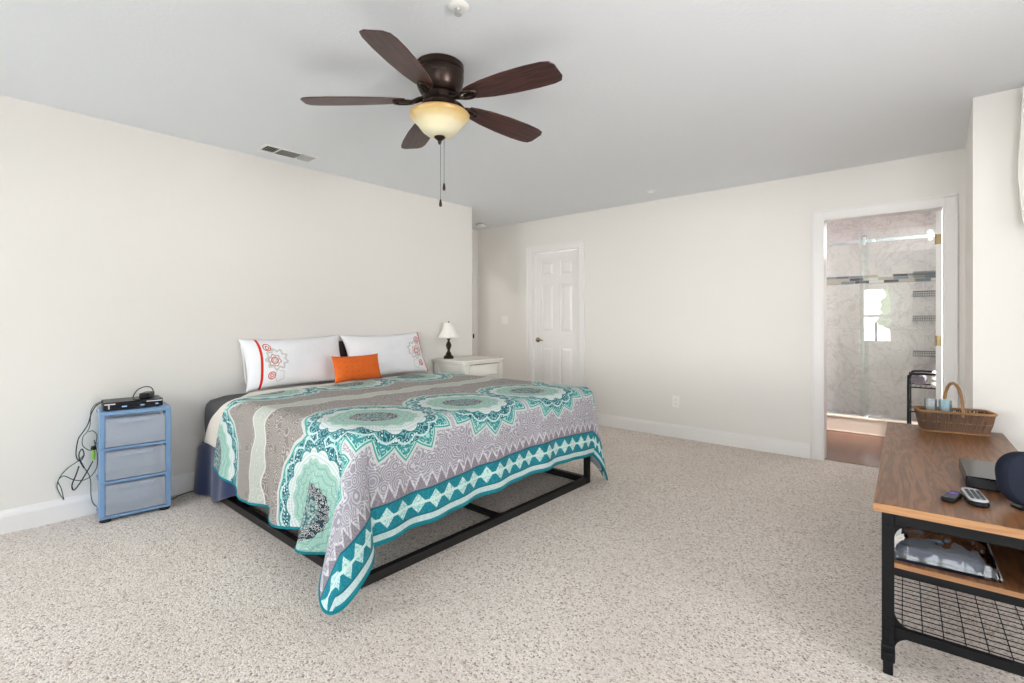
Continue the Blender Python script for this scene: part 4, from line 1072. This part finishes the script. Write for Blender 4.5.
m = MB(); x = lx0+lg+0.02
while x < lx1-lg: m.tube([(x, ly0+0.02, 0.160),(x, ly1-0.02, 0.160)], 0.0018, 5); x += 0.053
y = ly0+lg+0.012
while y < ly1-lg: m.tube([(lx0+0.02, y, 0.1625),(lx1-0.02, y, 0.1625)], 0.0018, 5); y += 0.036
m.build('mesh_shelf', 'black_metal', tv)
MB().box(lx1-0.008, lx1-0.003, ly0+lg, ly1-lg, 0.383, CT-0.03).build('back_panel', 'black_metal', tv, smooth=False)

# basket with tumblers
bk = thing('wicker_basket', 'brown willow basket with hoop handle at the far end of the console', 'basket', (0.055, 3.645, CT), R(14))
def ringpts(w, d, r, z, seg=5): return [(x,y,z) for x,y in rrect(w,d,r,seg)]
BH = 0.115
def bw(z): t = z/BH; return 0.275+0.045*t, 0.125+0.032*t
def per(z, n=None): w,d = bw(z); return ringpts(w,d,0.03,z)
m = MB()
def along(pts, n):
    L=[0]; q=pts+[pts[0]]
    for a,b in zip(q,q[1:]): L.append(L[-1]+(Vector(b)-Vector(a)).length)
    out=[]
    for i in range(n):
        s=L[-1]*i/n; k2=max(j for j in range(len(L)-1) if L[j]<=s+1e-9); t=(s-L[k2])/max(1e-9,L[k2+1]-L[k2])
        out.append(Vector(q[k2]).lerp(Vector(q[k2+1]),t))
    return out
N=240
lo_=along(per(0.006),N); hi_=along(per(BH-0.006),N)
for i in range(N):
    j=random.uniform(-0.002,0.002); mid_=(lo_[i]+hi_[i])/2+Vector((random.uniform(-.003,.003),random.uniform(-.003,.003),0))
    a=lo_[i]; b=hi_[(i+random.choice((-1,0,0,1)))%N]
    m.tube([a,mid_,b], random.uniform(0.0018,0.0034), 5)
m.build('willow_side', 'wicker', bk)
m = MB().prism([(x,y) for x,y,_ in per(0.0)], 0.001, 0.008); m.build('bottom', 'wicker', bk, smooth=False)
def braid(z, r, amp, turns):
    mm = MB(); base = along(per(z), 160); c0_ = Vector((0,0,z))
    for ph in (0, PI*2/3, PI*4/3):
        pts=[]
        for i,p in enumerate(base):
            a=2*PI*turns*i/160+ph; o_=Vector((p.x,p.y,0)).normalized()
            pts.append(p+o_*amp*math.cos(a)+Vector((0,0,amp*math.sin(a))))
        mm.tube(pts, r, 6, True)
    return mm
braid(BH, 0.0042, 0.004, 36).build('rim', 'wicker_rim', bk)
braid(0.006, 0.0035, 0.003, 36).build('base_rim', 'wicker_rim', bk)
braid(BH*0.52, 0.0018, 0.0028, 60).build('weave_band', 'wicker_rim', bk)
hp=[]
for i in range(25):
    a=PI*i/24; hp.append((-0.02*math.cos(a), 0.076*math.cos(a), BH-0.02+0.172*math.sin(a)**0.8))
m = MB().tube(hp, 0.0075, 8)
for ph in (0,PI):
    m.tube([Vector(p)+Vector((0.005*math.cos(i*0.9+ph),0,0.005*math.sin(i*0.9+ph))) for i,p in enumerate(hp)],0.004,6)
m.build('handle', 'wicker_rim', bk)
def tumbler(h, r):
    return MB().lathe([(0,0),(r*0.86,0),(r*0.9,0.004),(r,h),(r-0.003,h),(r*0.88,0.012),(0,0.012)], 24)
tb = Vector((0.055, 3.645, CT+0.0085))
rot_ = Matrix.Rotation(R(14),4,'Z')
for i,(lx,ly,mt,lab) in enumerate(((-0.095,0.012,'tumbler','clear glass tumbler at the left end of the wicker basket'),(-0.033,0.002,'tumbler_blue','pale blue glass tumbler in the wicker basket next to its handle'))):
    p = tb + (rot_ @ Vector((lx,ly,0)))
    tag(tumbler(0.165, 0.029).build('tumbler', mt, loc=tuple(p)), lab, 'glass', 'tumblers in the wicker basket')

# disc player, smart display, remotes
pl = thing('disc_player', 'flat black disc player on the console behind the rounded display', 'disc player', (0.19, 2.60, CT), CA)
MB().box(-0.125,0.125,-0.14,0.16,0.004,0.045).build('case', 'dark_gloss', pl, smooth=False, bevel=0.004)
MB().box(-0.12,0.12,-0.1425,-0.139,0.008,0.04).build('front_panel', 'black_plastic', pl, smooth=False)
MB().box(-0.03,-0.024,-0.1435,-0.142,0.014,0.018).build('indicator', plain('red_indicator',(220,70,50),0.4,bump=(60,0.02,0.001)), pl, smooth=False)
MB().box(-0.115,0.115,-0.13,0.15,0.0,0.004).build('foot', 'rubber', pl, smooth=False)
sdv = thing('smart_display', 'dark slate rounded-square device standing on the console at the right edge', 'device', (0.230, 2.325, CT), R(30))
tm = Matrix.Translation((0,0,0.097)) @ Matrix.Rotation(R(80),4,'X')
b_ = MB(); pr = rrect(0.195,0.172,0.07,10)
lay = [(0.90,-0.028),(0.97,-0.022),(1.0,-0.012),(1.0,0.008),(0.97,0.018),(0.90,0.023)]
for sc_, z in lay: b_.v += [tm @ Vector((x*sc_,y*sc_,-z)) for x,y in pr]
n=len(pr)
for i in range(len(lay)-1):
    for q in range(n): b_.f.append((i*n+q,i*n+(q+1)%n,(i+1)*n+(q+1)%n,(i+1)*n+q))
b_.f += [tuple(range(n)), tuple(range((len(lay)-1)*n, len(lay)*n))]
b_.build('body', 'navy_fabric_plastic', sdv)
MB().prism(rrect(0.034,0.034,0.003), -0.030,-0.0275, tm @ Matrix.Translation((0.035,0.012,0)) @ Matrix.Scale(-1,4,(0,0,1))).build('port_cover', 'dark_gloss', sdv, smooth=False)
MB().prism(rrect(0.10,0.07,0.02), 0, 0.006).box(-0.02,0.02,-0.01,0.02,0.004,0.03).build('foot', 'black_plastic', sdv, smooth=False)
r1 = thing('remote_control', 'small dark remote with purple cross pad near the console front', 'remote', (0.030, 2.268, CT), R(-14), 'remotes on the console')
MB().prism(rrect(0.038,0.115,0.016), 0, 0.018).build('body', 'black_plastic', r1, bevel=0.006)
MB().prism([(0.004,0.013),(0.013,0.013),(0.013,0.004),(0.013,-0.004),(0.004,-0.004),(0.004,-0.013),(-0.004,-0.013),(-0.004,-0.004),(-0.013,-0.004),(-0.013,0.004),(-0.004,0.004),(-0.004,0.013)], 0.018, 0.0205, Matrix.Translation((0,0.012,0))).build('cross_pad', 'purple', r1, smooth=False)
m = MB()
for i in range(2):
    for j in range(4): m.lathe([(0.004,0.018),(0.003,0.020),(0,0.020)],8,Matrix.Translation((-0.009+0.018*i,-0.045+0.013*j-(0 if j<2 else 0),0)))
m.build('buttons', 'key', r1)
r2 = thing('remote_control', 'larger silver and black remote lying beside the small dark one', 'remote', (0.089, 2.305, CT), R(8), 'remotes on the console')
MB().prism(rrect(0.056,0.165,0.024), 0, 0.016).build('body', 'black_plastic', r2, bevel=0.006)
MB().prism(rrect(0.050,0.155,0.022), 0.016, 0.022).build('face', 'silver', r2, bevel=0.003)
m = MB()
for i in range(3):
    for j in range(7): m.prism(rrect(0.010,0.009,0.003), 0.022, 0.025, Matrix.Translation((-0.014+0.014*i,-0.052+0.015*j,0)))
m.build('buttons', 'key', r2)

# clear vinyl pouch on the middle shelf
RC = Matrix.Translation(CO) @ Matrix.Rotation(CA,4,'Z')
pc = RC @ Vector((0.172, 0.175, 0.3825))
bgm = thing('vinyl_pouch', 'clear vinyl pouch of cables lying on the console middle shelf', 'pouch', tuple(pc), CA + R(3))
def pouch(W_, D_, T):
    m = MB()
    nu, nv = 40, 30
    for sg in (1,-1):
        b = len(m.v)
        for j in range(nv+1):
            for i in range(nu+1):
                u=-1+2*i/nu; v=-1+2*j/nv
                th = T*max(0,(1-u**4)*(1-v**4))**0.6
                nz = noise.noise(Vector((u*3,v*5,2.0)))*0.016+noise.noise(Vector((u*9+v*4,v*9,4.0)))*0.008+noise.noise(Vector((u*20,v*7+u*6,7.0)))*0.004
                z = 0.012 + th*(0.5+0.5*sg) + (max(0,nz+0.01) if sg>0 else 0)*(min(1,th/0.02)) + 0.055*max(0,v)**1.5*(0.8-0.2*u)
                if sg<0: z = max(0.002, z-0.01)
                m.v.append(Vector((u*W_/2, v*D_/2, z)))
        for j in range(nv):
            for i in range(nu):
                a=b+j*(nu+1)+i; f=(a,a+1,a+nu+2,a+nu+1); m.f.append(f if sg>0 else f[::-1])
    return m
pouch(0.275, 0.27, 0.065).build('vinyl', 'bag_clear', bgm)
MB().tube([(-0.137,0.135,0.070),(0.137,0.135,0.052)],0.004,6).tube([(0.137,0.135,0.052),(0.137,-0.135,0.012)],0.0025,6).build('zip_edge', 'silver', bgm)
ins = MB().prism(rrect(0.225,0.20,0.03), 0.010, 0.044, Matrix.Translation((0.0,-0.01,0)) @ Matrix.Rotation(R(-6),4,'Z')).build('folded_sleeve', plain('navy_sleeve',(40,46,64),0.5,bump=(40,0.3,0.01)), bgm, bevel=0.008)
MB().lathe([(0,0.044),(0.03,0.044),(0.03,0.047),(0,0.047)],20,Matrix.Translation((0.0,0.02,0)) @ Matrix.Scale(0.6,4,(0,1,0))).build('disc', plain('bright_blue_disc',(40,130,180),0.4,bump=(40,0.05,0.001)), bgm)
lp=[]
for i in range(60):
    a=2*PI*i/20; lp.append((-0.09+0.025*math.cos(a)+0.002*math.sin(a*3), 0.03+0.06*math.sin(a), 0.048+0.006*i/60))
MB().tube(lp,0.0045,6).build('coiled_cable','black_cord',bgm)

# pale object at the far right edge, hung high on the wall
wl = thing('wall_hanging', 'pale grey angled panel high on the white wall at the right edge', 'wall panel', (0.375, 3.72, 1.96))
MB().add([(-0.066,-0.012,0.0),(-0.045,-0.012,0.46),(0.4,-0.012,0.46),(0.4,-0.012,-0.5),(-0.045,-0.012,-0.27),
          (-0.066,0.012,0.0),(-0.045,0.012,0.46),(0.4,0.012,0.46),(0.4,0.012,-0.5),(-0.045,0.012,-0.27)],
          [(0,1,2,3,4),(5,9,8,7,6),(0,5,6,1),(1,6,7,2),(2,7,8,3),(3,8,9,4),(4,9,5,0)]).build('panel', plain('pale_grey_panel',(222,219,212),0.7,bump=(60,0.05,0.001)), wl, smooth=False)
MB().box(0.05,0.12,0.012,0.08,0.1,0.3).build('bracket', 'white_plastic', wl, smooth=False)

# ---------------------------------------------------------------- outside the windows
struct('ground', MB().box(-14, 12, -16, -1.9, -0.35, -0.3), 'lawn', smooth=False)
te = thing('tree', 'leafy green tree outside the shuttered window, seen mirrored in the shower glass', 'tree', (-0.2, -7.5, -0.9))
MB().tube([(0,0,0),(0.05,0,0.9),(0.0,0.05,1.9)],[0.14,0.11,0.08],10).build('trunk','bark',te)
bm = bmesh.new(); bmesh.ops.create_icosphere(bm, subdivisions=5, radius=1.0)
for v in bm.verts:
    d = 1+0.35*noise.noise(v.co*2.2)+0.22*noise.noise(v.co*6.0)
    v.co = Vector((v.co.x*1.15*d, v.co.y*1.1*d, 2.4+v.co.z*1.2*d))
me = bpy.data.meshes.new('crown'); bm.to_mesh(me); bm.free(); me.materials.append(M['leaf'])
o = bpy.data.objects.new('crown', me); COL.objects.link(o); o.parent = te
